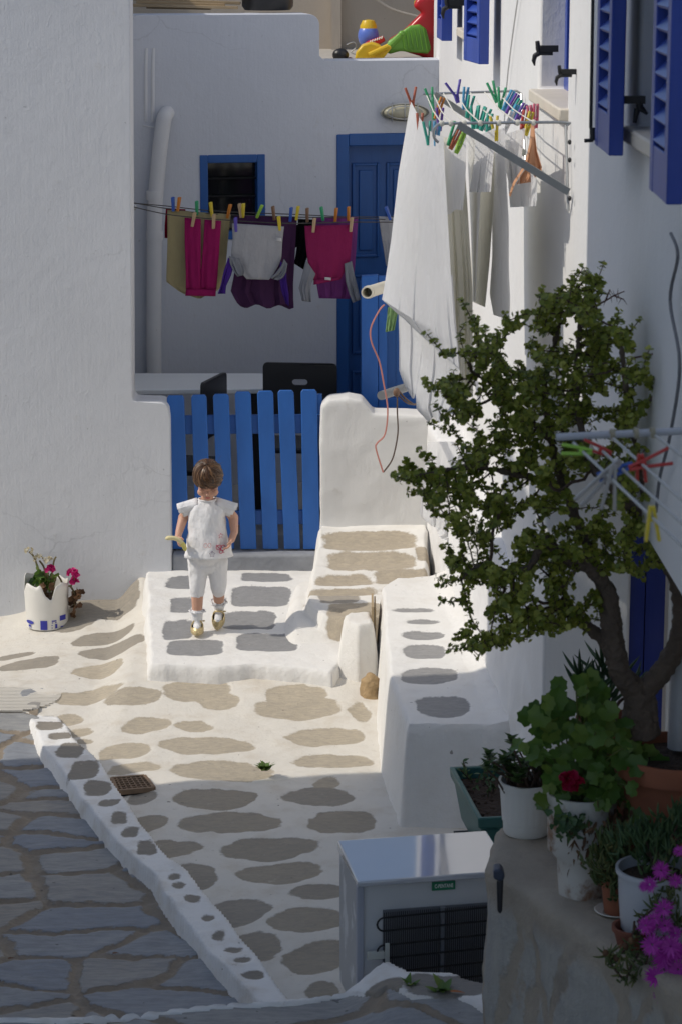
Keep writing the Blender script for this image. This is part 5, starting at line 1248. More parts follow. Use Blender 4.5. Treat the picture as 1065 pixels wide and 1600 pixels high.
# jade rosettes in the fluted pot
t = thing('jade_plant', 'small dark jade plant with leaf rosettes in the fluted white pot', 'plant', root_of(c1_, top1)); b = MB(); sb = MB()
for i in range(34):
    a = root_of(c1_, top1)+Vector((random.gauss(0, .03), random.gauss(0, .03), 0)); sp = Vector((random.gauss(-.015, .045), random.gauss(0, .04), random.uniform(.03, .095)))
    if i == 0: sp = Vector((-.055, .0, .15))
    e = a+sp; sb.tube([a, a.lerp(e, .5)+Vector((0, 0, .01)), e], .003, 5)
    for k in range(11):
        an = k*2.4; d = Vector((math.cos(an), math.sin(an), .25+.09*k)); leafq(b, e+Vector((0, 0, .002*k)), d, (0, 0, 1), random.uniform(.020, .028), .019, .1)
sb.build('stem', M_TWIG, t); b.build('leaves', leafmat('dark_jade', (.05, .10, .03), (.075, .14, .04), (.11, .18, .05)), t)
# big leaved geranium with red flowers
g = thing('geranium', 'big leaved geranium with one red flower head in the stained clay pot', 'plant', root_of(c2_, top2)); b = MB(); sb = MB()
rt_ = root_of(c2_, top2)
GP = [(850, 1165), (870, 1100), (900, 1110), (930, 1120), (880, 1140), (915, 1150), (945, 1155), (865, 1190), (900, 1185), (940, 1190), (975, 1180), (1000, 1190), (880, 1215), (920, 1220), (960, 1215), (1000, 1225), (1020, 1240), (870, 1240), (1030, 1260), (985, 1250), (945, 1245), (850, 1130), (860, 1260), (910, 1080), (1005, 1270), (935, 1265), (970, 1150), (1040, 1275)]
for (x, y) in GP:
    for _ in range(7):
        q = at_y(x+random.gauss(0, 15), y+random.gauss(0, 13), c2_.y+random.gauss(-.03, .06)); nrm = Vector((random.gauss(-.1, .45), -1+random.gauss(0, .4), random.gauss(.7, .4)))
        disc(b, q, nrm, random.uniform(.016, .033), .09, .24, 16, random.random()*6)
        if random.random() < .4: sb.tube(bez([rt_+rv(.015), rt_.lerp(q, .6)+Vector((0, .02, .02)), q], 6), .0025, 5)
b.build('leaves', M_GER, g); sb.build('stem', simple('green_stem', (.10, .13, .03), .6), g)
b = MB()
for (x, y) in ((886, 1222), (880, 1216), (893, 1212), (903, 1222), (894, 1230), (884, 1228)): cluster(b, at_y(x, y, c2_.y-.11), .006, 5, .011)
b.build('flower', M_RED, g)
b = MB()
for _ in range(150):
    q = at_y(random.gauss(955, 28), random.gauss(1285, 18), c2_.y-.06+random.gauss(0, .03)); leafq(b, q, Vector((random.gauss(0, .4), random.gauss(-.1, .3), -1)), rv(), random.uniform(.02, .05), .010)
for _ in range(60):
    q = at_y(random.gauss(920, 20), random.gauss(1312, 16), c2_.y-.09+random.gauss(0, .02)); leafq(b, q, Vector((random.gauss(0, .5), random.gauss(-.1, .3), -1)), rv(), random.uniform(.015, .035), .008)
b.build('dry_leaves', M_DRY, g)
b = MB()
for _ in range(70): disc(b, at_y(random.gauss(890, 14), random.gauss(1290, 10), c2_.y-.1+random.gauss(0, .02)), rv()+Vector((0, -1, .5)), random.uniform(.006, .013), .15, .2, 8, random.random()*6)
b.build('young_leaves', M_SUC, g)
# finger leaved succulent
t = thing('succulent', 'finger leaved green succulent in the mid sized terracotta pot', 'plant', root_of(c7_, top7)); b = MB(); sb = MB(); rr = root_of(c7_, top7)
def finger(mb, p, d, L, r):
    d = Vector(d).normalized(); up = Vector((0, 0, 1)); pts = [Vector(p)+d*L*t_+up*(L*.22*t_*t_) for t_ in np.linspace(0, 1, 7)]
    mb.tube(pts, [r*.6, r, r, r*.95, r*.8, r*.5, r*.08], 7)
for (x, y) in ((905, 1060), (940, 1040), (965, 1060), (930, 1075), (985, 1075), (950, 1090), (915, 1095)):
    e = at_y(x, y, c7_.y-.03+random.gauss(0, .03)); sb.tube(bez([rr+rv(.01), rr.lerp(e, .5)+Vector((0, 0, .02)), e-Vector((0, 0, .03))], 8), .005, 6)
    for k in range(8):
        a = k*2.4+random.random(); finger(b, e+Vector((0, 0, -.03+.006*k)), (math.cos(a), math.sin(a)*.8, random.uniform(.25, 1.5)), random.uniform(.055, .095), .0055)
sb.build('stem', M_TWIG, t); b.build('leaves', leafmat('finger_leaf', (.035, .085, .035), (.05, .11, .05), (.08, .14, .06)), t)
# small leaved succulents in the pale pot and clay pot
def sprawl(label, pts, rt, n, mat, spread, L=(.02, .038), yy=None, flowers=None):
    t = thing('succulent', label, 'plant', rt); b = MB(); sb = MB()
    for i in range(n):
        x, y, sx, sy = random.choice(pts); q = at_y(random.gauss(x, sx), random.gauss(y, sy), yy+random.gauss(0, spread))
        d0 = (q-rt)+Vector((0, -.02, .08)); d0.normalize()
        for k in range(5):
            d = (d0+rv(.45)); finger(b, q+rv(.006), d, random.uniform(*L), .0033)
        if i % 5 == 0: sb.tube(bez([rt+rv(.015), rt.lerp(q, .55)+Vector((0, 0, .015)), q], 6), .0022, 5)
    sb.build('stem', M_TWIG, t); b.build('leaves', mat, t); return t
sprawl('grey green succulent filling the smooth pale grey pot', [(1000, 1335, 24, 14), (1040, 1325, 20, 22), (1010, 1310, 25, 10), (1058, 1290, 10, 22)], root_of(c3_, top3), 110, M_SUC, .04, yy=c3_.y)
sprawl('yellowish succulent drooping over the narrow reddish clay pot', [(950, 1330, 18, 12), (945, 1360, 12, 14), (968, 1340, 14, 12), (955, 1385, 10, 12), (975, 1310, 16, 8)], root_of(c4_, top4), 90, M_ICE, .03, yy=c4_.y-.02)
ip = thing('ice_plant', 'ice plant trailing magenta flowers over the parapet edge', 'plant', root_of(c5_, top5)); b = MB(); sb = MB(); rt5 = root_of(c5_, top5); Yf = c5_.y-.10
for pts in ([(990, 1440), (985, 1475), (968, 1490), (955, 1502), (945, 1490)], [(990, 1445), (1000, 1480), (985, 1510), (975, 1530), (960, 1515), (950, 1500)], [(1000, 1445), (1025, 1470), (1045, 1500), (1050, 1540)], [(995, 1440), (1020, 1420), (1040, 1410), (1050, 1380)], [(990, 1445), (1010, 1490), (1000, 1525), (990, 1530)], [(1000, 1440), (1020, 1440), (1045, 1450), (1062, 1440)]):
    path = bez([at_y(x, y, Yf+random.gauss(0, .02)) for x, y in pts], 20); sb.tube(path, .003, 6)
    for q in path[3:]:
        for _ in range(3): finger(b, q+rv(.006), rv()+Vector((0, -.3, .3)), random.uniform(.018, .035), .003)
for _ in range(60): finger(b, at_y(random.gauss(1045, 14), random.gauss(1400, 40), Yf+random.gauss(.05, .03)), rv()+Vector((0, -.3, .5)), random.uniform(.02, .04), .0035)
sb.build('stem', M_TWIG, ip); b.build('leaves', M_ICE, ip)
for (x, y, r) in ((1032, 1360, 12), (1014, 1382, 10), (1054, 1376, 9), (1005, 1385, 7), (1036, 1420, 13), (1022, 1435, 9), (1038, 1446, 11), (1008, 1446, 12), (1016, 1450, 9), (1060, 1330, 8), (1054, 1458, 9)):
    b = MB(); flower(b, at_y(x, y, Yf-.06), (random.gauss(-.2, .3), -1, random.gauss(.5, .2)), r*1.25*c5_.y/F*1.05, 26); b.build('flower', M_MAG, ip)
for i in range(12):
    b = MB(); flower(b, at_y(random.gauss(1046, 12), random.gauss(1505, 18), Yf-.07+random.gauss(0, .015)), (random.gauss(-.2, .4), -1, random.gauss(.3, .3)), .028, 30); b.build('flower', M_MAG, ip)
b = MB()
for (x, y) in ((945, 1489), (962, 1497), (985, 1470), (976, 1478)): b.ell(at_y(x, y, Yf-.03), (.008, .008, .009), nu=8, nv=6)
b.build('seed_head', M_DRY, ip)
# ================================================================== DARK BUSHY TREE IN THE HUGE POT
tree = thing('tree', 'dark small leaved bushy tree with a thick forked trunk in the huge pot', 'tree', root_of(c6_, top6))
TY = c6_.y
q_ = lambda x, y, dY=0.: at_y(x, y, TY+dY)
limbs = [([(1000, 1150), (998, 1110), (1000, 1080)], [46, 40, 33], [0, 0, 0]),
 ([(1000, 1085), (968, 1050), (955, 985), (950, 930), (925, 890), (880, 870), (850, 840)], [26, 26, 24, 20, 17, 14, 10], [0, -.02, -.03, -.04, -.06, -.08, -.10]),
 ([(1002, 1085), (1040, 1040), (1062, 990), (1062, 930), (1045, 880), (1020, 830), (985, 790), (950, 750), (925, 735)], [26, 24, 22, 20, 18, 17, 15, 12, 9], [0, 0, -.02, -.05, -.08, -.10, -.12, -.13, -.12]),
 ([(968, 1050), (940, 1000), (900, 965), (880, 930)], [13, 14, 11, 8], [-.02, .03, .06, .08]),
 ([(850, 840), (820, 890), (775, 890), (745, 885), (720, 905)], [9, 8, 7, 5, 3], [-.1, -.12, -.12, -.1, -.1]),
 ([(950, 930), (910, 840), (880, 760), (860, 690), (850, 600), (870, 520), (880, 470)], [14, 12, 10, 9, 7, 5, 3], [-.04, .0, .04, .06, .06, .05, .04]),
 ([(925, 735), (905, 660), (900, 580), (905, 500), (903, 450)], [9, 8, 6, 5, 3], [-.12, -.1, -.06, -.02, .0]),
 ([(860, 690), (810, 640), (765, 600), (735, 580)], [8, 6, 5, 3], [.06, .04, .02, .0]),
 ([(880, 760), (800, 740), (740, 730), (690, 735), (640, 745)], [9, 7, 5, 4, 2], [.04, -.02, -.06, -.08, -.08]),
 ([(1020, 830), (1000, 740), (985, 660), (975, 590), (968, 520)], [10, 8, 6, 5, 3], [-.10, -.16, -.2, -.22, -.22]),
 ([(985, 660), (1010, 630), (1040, 600)], [4, 3, 2], [-.2, -.24, -.26])]
b = MB()
for pts, rad, dz_ in limbs:
    path = bez([q_(x, y, d) for (x, y), d in zip(pts, dz_)], 8*(len(pts)-1)); m = len(path)
    rr_ = np.interp(np.linspace(0, len(rad)-1, m), range(len(rad)), rad)*TY/F
    b.tube(path, [float(r*.72) for r in rr_], 12)
tk = b.build('trunk', M_BARK, tree); mod_disp(mod_remesh(tk, .004, 2), .016, .022)
# crown outline (photo pixels) filled with a volume of attractors; branches grow towards them
CR = [(903, 412), (925, 418), (940, 440), (935, 480), (965, 475), (978, 510), (1000, 545), (1000, 575), (1042, 592), (1036, 604), (1008, 612), (990, 640), (1000, 690), (1010, 730), (1040, 780), (1060, 810), (1066, 850), (1066, 880), (1064, 940), (1010, 950), (985, 920), (960, 950), (905, 960), (870, 1005), (840, 990), (790, 1010), (752, 1022), (712, 1000), (760, 990), (748, 950), (712, 948), (745, 920), (700, 905), (690, 872), (706, 850), (668, 800), (650, 770), (618, 748), (628, 735), (668, 728), (650, 700), (668, 690), (700, 690), (690, 650), (705, 625), (665, 612), (668, 598), (700, 590), (675, 560), (690, 548), (722, 560), (740, 530), (722, 500), (735, 490), (760, 530), (780, 495), (800, 500), (830, 520), (835, 475), (825, 465), (850, 450), (862, 425), (872, 450), (885, 470)]
Pc = np.array(CR, float)
def inside(x, y):
    c = False; n = len(CR)
    for i in range(n):
        x1, y1 = CR[i]; x2, y2 = CR[(i+1) % n]
        if (y1 > y) != (y2 > y) and x < (x2-x1)*(y-y1)/(y2-y1)+x1: c = not c
    return c
rg = random.Random(21); att = []
while len(att) < 1600:
    x, y = rg.uniform(610, 1065), rg.uniform(410, 1025)
    if not inside(x, y): continue
    if y > 760 and x > 900 and rg.random() < .45: continue       # trunk side is thin
    if y > 880 and x > 870 and rg.random() < .45: continue
    if mnoise.noise(Vector((x*.018, y*.018, 3))) < -.12: continue   # gaps
    e = 1-((x-850)/230)**2*.6
    d = rg.gauss(-.02, .11*max(.35, e)); d = max(-.26, min(.22, d))
    if x > 960: d -= .16
    p = q_(x, y, d); att.append((p.x, p.y, p.z))
att = np.array(att)
nodes, par = [], []
for pts, rad, dz_ in limbs[1:]:
    for i, p in enumerate(bez([q_(x, y, d) for (x, y), d in zip(pts, dz_)], 6*(len(pts)-1))): nodes.append(p); par.append(-1 if i == 0 else len(nodes)-2)
nb = len(nodes); N = np.array([tuple(v) for v in nodes]); alive = np.ones(len(att), bool); STEP = .022
for it in range(60):
    if not alive.any(): break
    ai = np.nonzero(alive)[0]
    D2 = ((att[ai][:, None, :]-N[None, :, :])**2).sum(-1); ni = D2.argmin(1); dm = np.sqrt(D2.min(1))
    alive[ai[dm < .020]] = False
    new = {}
    for k, (a, n_) in enumerate(zip(ai, ni)):
        if dm[k] >= .020: new.setdefault(n_, np.zeros(3)); new[n_] += (att[a]-N[n_])/dm[k]
    add = []
    for n_, v in new.items():
        v = v/ (np.linalg.norm(v)+1e-9)+np.array([rg.gauss(0, .18), rg.gauss(0, .18), rg.gauss(.05, .18)]); v /= np.linalg.norm(v)
        add.append(N[n_]+v*STEP); par.append(int(n_))
    if not add: break
    N = np.vstack([N, add])
    if len(N) > 5200: break
ctr = np.array(tuple(q_(850, 760, -.05)))
tips = [i for i in range(nb, len(N)) if i not in set(par)]
rg.shuffle(tips); nadd = []
for i in tips[:260]:
    v = N[i]-ctr; v /= np.linalg.norm(v)+1e-9; v = v*.8+np.array([rg.gauss(0, .35), rg.gauss(0, .35), .45+rg.gauss(0, .3)]); v /= np.linalg.norm(v)
    p_ = i; base = N[i].copy()
    for k in range(rg.randint(2, 4)):
        v = v+np.array([rg.gauss(0, .12), rg.gauss(0, .12), rg.gauss(.03, .1)]); v /= np.linalg.norm(v)
        base = base+v*.017; nadd.append(base.copy()); par.append(p_); p_ = len(N)+len(nadd)-1
N = np.vstack([N, nadd])
nn = len(N); kids = [[] for _ in range(nn)]
for i in range(nn):
    if par[i] >= 0: kids[par[i]].append(i)
wgt = np.zeros(nn)
for i in range(nn-1, -1, -1):
    wgt[i] = max(1, sum(wgt[k] for k in kids[i])) if not kids[i] else sum(wgt[k] for k in kids[i])
    pass
b = MB()
for i in range(nb, nn):
    a, c = Vector(N[par[i]]), Vector(N[i]); r0 = min(.0075, .0013*wgt[i]**.42); b.tube([a, c+(c-a)*.06], [min(.0075, r0*1.05), r0], 5, False)
b.build('twigs', M_TWIG, tree)
b = MB(); lf = random.Random(4)
for i in range(nb, nn):
    if wgt[i] > 9: continue
    a, c = Vector(N[par[i]]), Vector(N[i]); d = (c-a).normalized(); ax = d.orthogonal().normalized(); ay = d.cross(ax)
    for k in range(2 if wgt[i] > 2 else 3):
        t_ = lf.random(); ph = lf.random()*6.28; o_ = (ax*math.cos(ph)+ay*math.sin(ph)); p = a.lerp(c, t_)
        for s_ in (1, -1):
            dd_ = (o_*s_+d*lf.uniform(.2, .9)+Vector((0, 0, .25))).normalized(); L_ = lf.uniform(.0065, .0115)
            disc(b, p+dd_*L_*.9, (d+rv(.45)+Vector((0, -.25, .5))), L_*.85, 0, .12, 6, ph)
b.build('leaves', M_LEAF, tree)
# bare thorny twigs sticking out
b = MB()
for pts, d in (([(985, 560), (1010, 555), (1040, 548), (1070, 536)], -.24), ([(925, 480), (945, 470), (958, 462), (975, 455)], -.05), ([(945, 470), (952, 452)], -.05), ([(958, 462), (974, 468)], -.05)):
    path = bez([q_(x, y, d) for x, y in pts], 10); b.tube(path, [.0028*(1-.6*i/len(path)) for i in range(len(path))], 6)
    for i in range(1, len(path)-1, 2): b.tube([path[i], path[i]+Vector((rg.gauss(0, .006), 0, rg.choice((-1, 1))*.014))], [.0012, .0003], 4)
b.build('bare_twigs', simple('red_twig', (.10, .045, .035), .8), tree)
# ================================================================== CLOTHES AIRER IN THE FOREGROUND
DA = 4.7
ar = thing('clothes_airer', 'grey pole of a wall mounted airer with taut cords near the tree', 'clothes airer', at_d(1040, 680, DA))
b = MB(); b.tube([at_d(868, 683, DA+.05), at_d(1180, 668, DA)], 6.0*DA/F, 16); b.tube([at_d(1180, 668, DA), at_d(1300, 660, DA)], 6.0*DA/F, 16); b.build('pole', M_GREYP, ar)
cordm = simple('white_airer_cord', (.46, .46, .44), .6)
CRD = [((895, 692), (1120, 905), 4.0), ((935, 700), (1120, 868), 4.0), ((956, 684), (1130, 840), 4.0), ((1022, 680), (1140, 770), 4.0)]
for (a, c, D2_) in CRD:
    b = MB(); b.tube([at_d(*a, DA), at_d(*c, D2_)], .0028, 8); b.build('cord', cordm, ar)
km = simple('cord_knot', (.36, .33, .24), .8)
for x in (953, 990, 1016):
    y = 683-(x-868)*.048; b = MB(); pts = []
    for t_ in np.linspace(0, 6*math.pi, 34): pts.append(at_d(x+t_*.35, y, DA)+Vector((0, math.cos(t_)*.009, math.sin(t_)*.009)))
    b.tube(pts, .002, 5); b.build('knot', km, ar)
def onC(i, f): (a, c, D2_) = CRD[i]; return at_d(*a, DA).lerp(at_d(*c, D2_), f)
def bigpeg(p, up, side, col, label, L=.075, sp=.012): return peg(p, up, side, col, label, L=L, w=.011, spread=sp, t=.006, group='pegs on the foreground airer')
bigpeg(onC(0, .07), (-1, 0, .10), (0, .3, 1), 'lime', 'lime green peg lying across the airer cord', .055, .008)
bigpeg(onC(1, .03), (-1, .1, .35), (0, .2, 1), 'red', 'dark red peg close under the airer pole', .055, .008)
bigpeg(onC(0, .26), (-.75, -.2, -.72), (.7, 0, -.7), 'grey', 'long weathered grey peg slanting across two cords', .105, .008)
bigpeg(onC(0, .30), (-.12, -.1, -1), (1, 0, 0), 'grey', 'weathered grey peg hanging straight down from the cord', .08, .012)
bigpeg(onC(1, .22), (-1, 0, -.42), (0, .3, 1), 'blue', 'dark blue peg tilted on the middle airer cord', .065, .007)
bigpeg(onC(2, .30), (1, 0, .32), (-.3, .3, 1), 'red', 'bright red peg spread wide on the third cord', .075, .014)
bigpeg(onC(2, .285), (.05, 0, -1), (1, 0, 0), 'red', 'red and brown peg pointing down beside the bright red one', .05, .008)
bigpeg(onC(0, .585), (.05, 0, -1), (1, 0, 0), 'yellow', 'yellow peg hanging from the nearest airer cord', .06, .011)
# ================================================================== THE LITTLE GIRL
G0 = at_z(326, 984, .16)
girl = thing('person', 'toddler in white top and leggings walking down the step and looking down', 'person', G0)
V = lambda x, y, z: G0+Vector((x, y, z))
def skinmat():
    t = NT('child_skin'); c = t.mix(t.noise(20, 4), (.50, .27, .185), (.60, .35, .25)); t.set(c, .5)
    t.p.inputs['Subsurface Weight'].default_value = .12; t.p.inputs['Subsurface Radius'].default_value = (.012, .005, .003); return t.mat
M_SKIN = skinmat()
C_GIRL = cloth('girl_white_cotton', (.80, .80, .81), .02, 300, .08)
HC_ = (.008, -.035, .742); TILT = math.radians(37)
hd = Quaternion((1, 0, 0), TILT)              # head nods towards the viewer's side
def HV(x, y, z): v = hd@Vector((x, y, z)); return V(HC_[0]+v.x, HC_[1]+v.y, HC_[2]+v.z)
b = MB()
b.cap(V(0, .0, .36), V(0, 0, .42), .068, .072); b.cap(V(0, 0, .42), V(0, 0, .57), .072, .062); b.cap(V(-.055, 0, .600), V(.06, 0, .600), .028, .028)
b.cap(V(0, -.004, .61), V(.004, -.02, .67), .032, .030)
b.ell(HV(0, 0, .012), (.058, .068, .070), hd, 24, 16); b.ell(HV(0, -.022, -.038), (.046, .050, .042), hd, 20, 12)
for s_ in (-1, 1):
    b.ell(HV(s_*.028, -.052, -.035), (.022, .020, .020), hd, 12, 8); b.ell(HV(s_*.058, .0, -.012), (.008, .014, .018), hd, 10, 8)
b.ell(HV(0, -.080, -.022), (.0085, .010, .008), hd, 10, 8); b.ell(HV(0, -.062, -.068), (.017, .014, .012), hd, 10, 8)
b.ell(HV(0, -.073, -.047), (.013, .006, .0045), hd, 10, 6)
# arms
arms = {-1: [(-.078, .0, .600), (-.112, .012, .545), (-.130, -.030, .487), (-.134, -.058, .466)], 1: [(.083, .0, .600), (.122, .014, .545), (.128, -.022, .482), (.116, -.048, .452)]}
for s_, J in arms.items():
    for (a, c), (r0, r1) in zip(zip(J, J[1:]), ((.0235, .0245), (.0245, .0185), (.0175, .0165))): b.cap(V(*a), V(*c), r0, r1)
def hand(mb, w, d, n, s_, curl):
    """palm from wrist w along d, palm facing n; four fingers and a thumb"""
    w, d, n = Vector(w), Vector(d).normalized(), Vector(n); n = (n-d*n.dot(d)).normalized(); x = d.cross(n)*s_
    mb.ell(w+d*.016, (.017, .009, .021), Matrix((x, n, d)).transposed().to_quaternion(), 12, 8)
    for i, (o, L_) in enumerate(((-.0125, .026), (-.004, .030), (.0045, .028), (.012, .022))):
        p = w+d*.030+x*o; q1 = p+(d*math.cos(curl*.5)+n*math.sin(curl*.5))*L_*.45; q2 = q1+(d*math.cos(curl)+n*math.sin(curl))*L_*.35; q3 = q2+(d*math.cos(curl*1.5)+n*math.sin(curl*1.5))*L_*.25
        mb.cap(p, q1, .0052, .0048, 8); mb.cap(q1, q2, .0048, .0044, 8); mb.cap(q2, q3, .0044, .004, 8)
    p = w+d*.010-x*.014; q = p+(d*.6-x*.75+n*.5).normalized()*.018; r = q+(d*.9-x*.1+n*.6).normalized()*.014
    mb.cap(p, q, .0062, .0055, 8); mb.cap(q, r, .0055, .0045, 8)
hand(b, V(-.132, -.060, .464), (.10, -.62, -.55), (.9, -.1, -.35), -1, 1.25)
hand(b, V(.113, -.050, .449), (-.35, -.45, -.85), (-.85, -.2, .35), 1, .85)
# legs
legL = [(-.044, .0, .34), (-.050, -.012, .205), (-.052, -.006, .05)]; legR = [(.044, .0, .34), (.050, .012, .205), (.047, .085, .085)]
for J in (legL, legR):
    b.cap(V(*J[0]), V(*J[1]), .048, .033); b.cap(V(*J[1]), V(*J[2]), .032, .022)
body = b.build('body', M_SKIN, girl); mod_remesh(body, .0032, 3, .4)
b = MB(); b.ell(HV(0, -.0785, -.0475), (.012, .004, .0028), hd, 12, 6); b.build('lips', simple('lips', (.38, .10, .09), .45), girl)
for s_ in (-1, 1):
    b = MB(); b.ell(HV(s_*.026, -.064, .0), (.012, .007, .006), hd, 12, 8); b.tube([HV(s_*.026-.012, -.066, -.005), HV(s_*.026, -.0715, -.007), HV(s_*.026+.012, -.066, -.005)], .0014, 5); b.build('eye', simple('eye_lid', (.34, .17, .12), .5), girl)
# hair: cap plus locks combed from the crown
hairm = NT('brown_hair'); hg = hairm.n('ShaderNodeNewGeometry'); hc = hairm.ramp(hg.outputs['Random Per Island'], [(0, (.026, .011, .005)), (.5, (.066, .028, .010)), (1, (.16, .080, .032))]); hairm.set(hc, .42)
b = MB(); n = 28; m = 12
def hpt(az, el, r=1.0):
    # el 90 at the crown; az 0 towards the face
    x = math.sin(az)*math.cos(el); y = -math.cos(az)*math.cos(el); z = math.sin(el)
    return HV(.0635*r*x, .0745*r*y+.002, .078*r*z+.012)
low = lambda az: math.radians(13-48*(1-math.cos(az))/2)       # hairline: fringe in front, nape behind
vs = []
for i in range(m+1):
    for j in range(n):
        az = 2*math.pi*j/n; el = math.pi/2*(1-i/m)+low(az)*(i/m); vs.append(hpt(az, el, .985))
b.add(vs, [(i*n+j, i*n+(j+1) % n, (i+1)*n+(j+1) % n, (i+1)*n+j) for i in range(m) for j in range(n)])
hr = random.Random(5)
def lock(az0, az1, e0, e1, w_, lift, wob):
    pts = []; ph = hr.random()*6
    for i in range(10):
        t_ = i/9; az = az0+(az1-az0)*t_+wob*math.sin(t_*5+ph)*(.3+t_); el = e0+(e1-e0)*t_
        pts.append(hpt(az, el, 1.0+lift*math.sin(math.pi*min(1, t_*1.05))+.02*math.sin(t_*7+ph)+.03*t_))
    b.tube(pts, [w_*.4, w_*.8, w_, w_, w_, w_*.95, w_*.85, w_*.65, w_*.4, w_*.08], 6, False)
part_az = 2.4          # whorl at the back, everything is combed round and forward from it
for k in range(230):
    az0 = hr.uniform(-math.pi, math.pi); az1 = az0+hr.gauss(.45, .35); e0 = math.radians(hr.uniform(30, 86)); e1 = low(az1)-math.radians(hr.uniform(-8, 16))
    lock(az0, az1, e0, e1, hr.uniform(.0035, .0085), hr.uniform(.0, .07), .16)
for k in range(420):
    az0 = hr.uniform(-math.pi, math.pi); az1 = az0+hr.gauss(.45, .5); e0 = math.radians(hr.uniform(25, 88)); e1 = low(az1)-math.radians(hr.uniform(-10, 18))
    lock(az0, az1, e0, e1, hr.uniform(.0012, .0028), hr.uniform(.02, .10), .25)
for k in range(26):
    az = hr.uniform(-2.5, 2.5); p = hpt(az, low(az)*.5+.5, 1.02); b.tube([p, p+rv(.006)+Vector((0, 0, .004)), p+rv(.012)+Vector((hr.gauss(0, .012), 0, .010))], [.0009, .0007, .0003], 4, False)
b.build('hair', hairm.mat, girl)
# top: flared bodice with fluttery cap sleeves
def loftring(c, rx, ry, n=40, wav=0, k=7, ph=0): return [V(c[0]+rx*math.cos(a)*(1+wav*math.sin(a*k+ph)), c[1]+ry*math.sin(a)*(1+wav*math.sin(a*k+ph)), c[2]) for a in [2*math.pi*i/n for i in range(n)]]
R_ = [((.003, -.006, .638), .040, .038, 0), ((.003, -.003, .628), .056, .046, 0), ((.002, 0, .610), .084, .056, 0), ((.001, 0, .585), .086, .066, 0), ((0, 0, .545), .082, .073, .006), ((0, 0, .50), .085, .079, .012), ((0, -.002, .455), .093, .084, .02), ((.002, -.003, .415), .101, .088, .03), ((.004, -.004, .385), .108, .092, .04), ((.005, -.004, .365), .112, .095, .045)]
b = MB(); n = 48; vs = []
for i, (c, rx, ry, wv_) in enumerate(R_): vs += loftring(c, rx, ry, n, wv_, 5, i*.25)
b.add(vs, [(i*n+j, i*n+(j+1) % n, (i+1)*n+(j+1) % n, (i+1)*n+j) for i in range(len(R_)-1) for j in range(n)])
o = b.build('top', C_GIRL, girl); sb_ = o.modifiers.new('ss', 'SUBSURF'); sb_.levels = sb_.render_levels = 1; mod_disp(o, .022, .04, 1); mod_solid(o, .003, 1)
top_obj = o
for s_, sl in ((-1, [(-.040, 0, .615), (-.092, -.004, .606), (-.136, -.008, .588)]), (1, [(.044, 0, .615), (.096, -.004, .606), (.140, -.006, .592)])):
    b = MB(); m = 7; n = 26; vs = []
    A0, A1 = Vector(sl[0]), Vector(sl[2]); ax = (A1-A0).normalized(); up = Vector((0, 0, 1)); up = (up-ax*up.dot(ax)).normalized(); sd_ = ax.cross(up)
    for i in range(m):
        t_ = i/(m-1); c = A0.lerp(A1, t_)
        for j in range(n):
            a = 2*math.pi*j/n; fl = 1+.10*t_*t_*math.sin(a*9+s_)
            rr = (.031-.010*t_)*fl; low_ = max(0, -math.cos(a)); dn = Vector((-s_*.026*t_*low_, 0, -.012*t_*low_+.006*t_*math.sin(a*8)))
            vs.append(V(*(c+(up*math.cos(a)*rr*(.85+.15*low_)+sd_*math.sin(a)*rr*1.25)+dn)))
    b.add(vs, [(i*n+j, i*n+(j+1) % n, (i+1)*n+(j+1) % n, (i+1)*n+j) for i in range(m-1) for j in range(n)])
    sl_o = b.build('sleeve', C_GIRL, girl); mod_solid(sl_o, .0025, 1)
b = MB(); rr_ = loftring((.003, -.008, .637), .043, .040, 28); b.tube(rr_+[rr_[0]], .0045, 6, False); b.build('collar', C_GIRL, girl)
# embroidered stars, flower and butterfly (thin raised stitching on the cloth)
def onshirt(u, v):  # photo px relative frame -> front of the top
    z = (984-v)*.00318-.012; t_ = max(0, min(1, (.585-z)/(.585-.365))); rx = .086+.026*t_; ry = .067+.028*t_; x = (u-326)*.00305
    return V(x, -ry*math.sqrt(max(.02, 1-(x/rx)**2))-.0155, z)
def star(cx, cy, r, r2, k=5): return [(cx+(r if i % 2 == 0 else r2)*math.sin(math.pi*i/k), cy-(r if i % 2 == 0 else r2)*math.cos(math.pi*i/k)) for i in range(2*k+1)]
def stitch(col, loops, w=.0011):
    b = MB()
    for L in loops: b.tube([onshirt(*q) for q in L], w, 5)
    b.build('embroidery', simple('thread', col, .7, .05, 30, 0), girl)
circ = lambda cx, cy, rx, ry: [(cx+rx*math.cos(a), cy+ry*math.sin(a)) for a in np.linspace(0, 6.3, 14)]
stitch((.45, .08, .14), [star(348, 830, 3.6, 1.6)])
stitch((.12, .06, .14), [star(335, 856, 4.6, 2.6)])
stitch((.62, .32, .30), [circ(325, 843, 2.6, 3.2), circ(331, 843, 2.4, 3.2)])
stitch((.42, .015, .07), [circ(345, 847, 4, 3.4), circ(351, 848.5, 3.4, 4), circ(348.5, 853.5, 2.8, 2.6), [(341, 843), (353, 856)]], .0016)
# leggings to the knee
b = MB()
for s_, J in ((-1, legL), (1, legR)):
    b.cap(V(*J[0]), V(*J[1]), .0525, .0375, 14); k0 = Vector(J[1]); d = (Vector(J[2])-k0).normalized(); b.cap(V(*k0), V(*(k0+d*.020)), .0375, .0345, 14)
b.ell(V(0, 0, .37), (.082, .078, .06), None, 20, 12); b.ell(V(0, 0, .325), (.07, .060, .05), None, 20, 12)
lg_ = b.build('leggings', C_GIRL, girl); mod_disp(mod_remesh(lg_, .0045, 3), .007, .03)
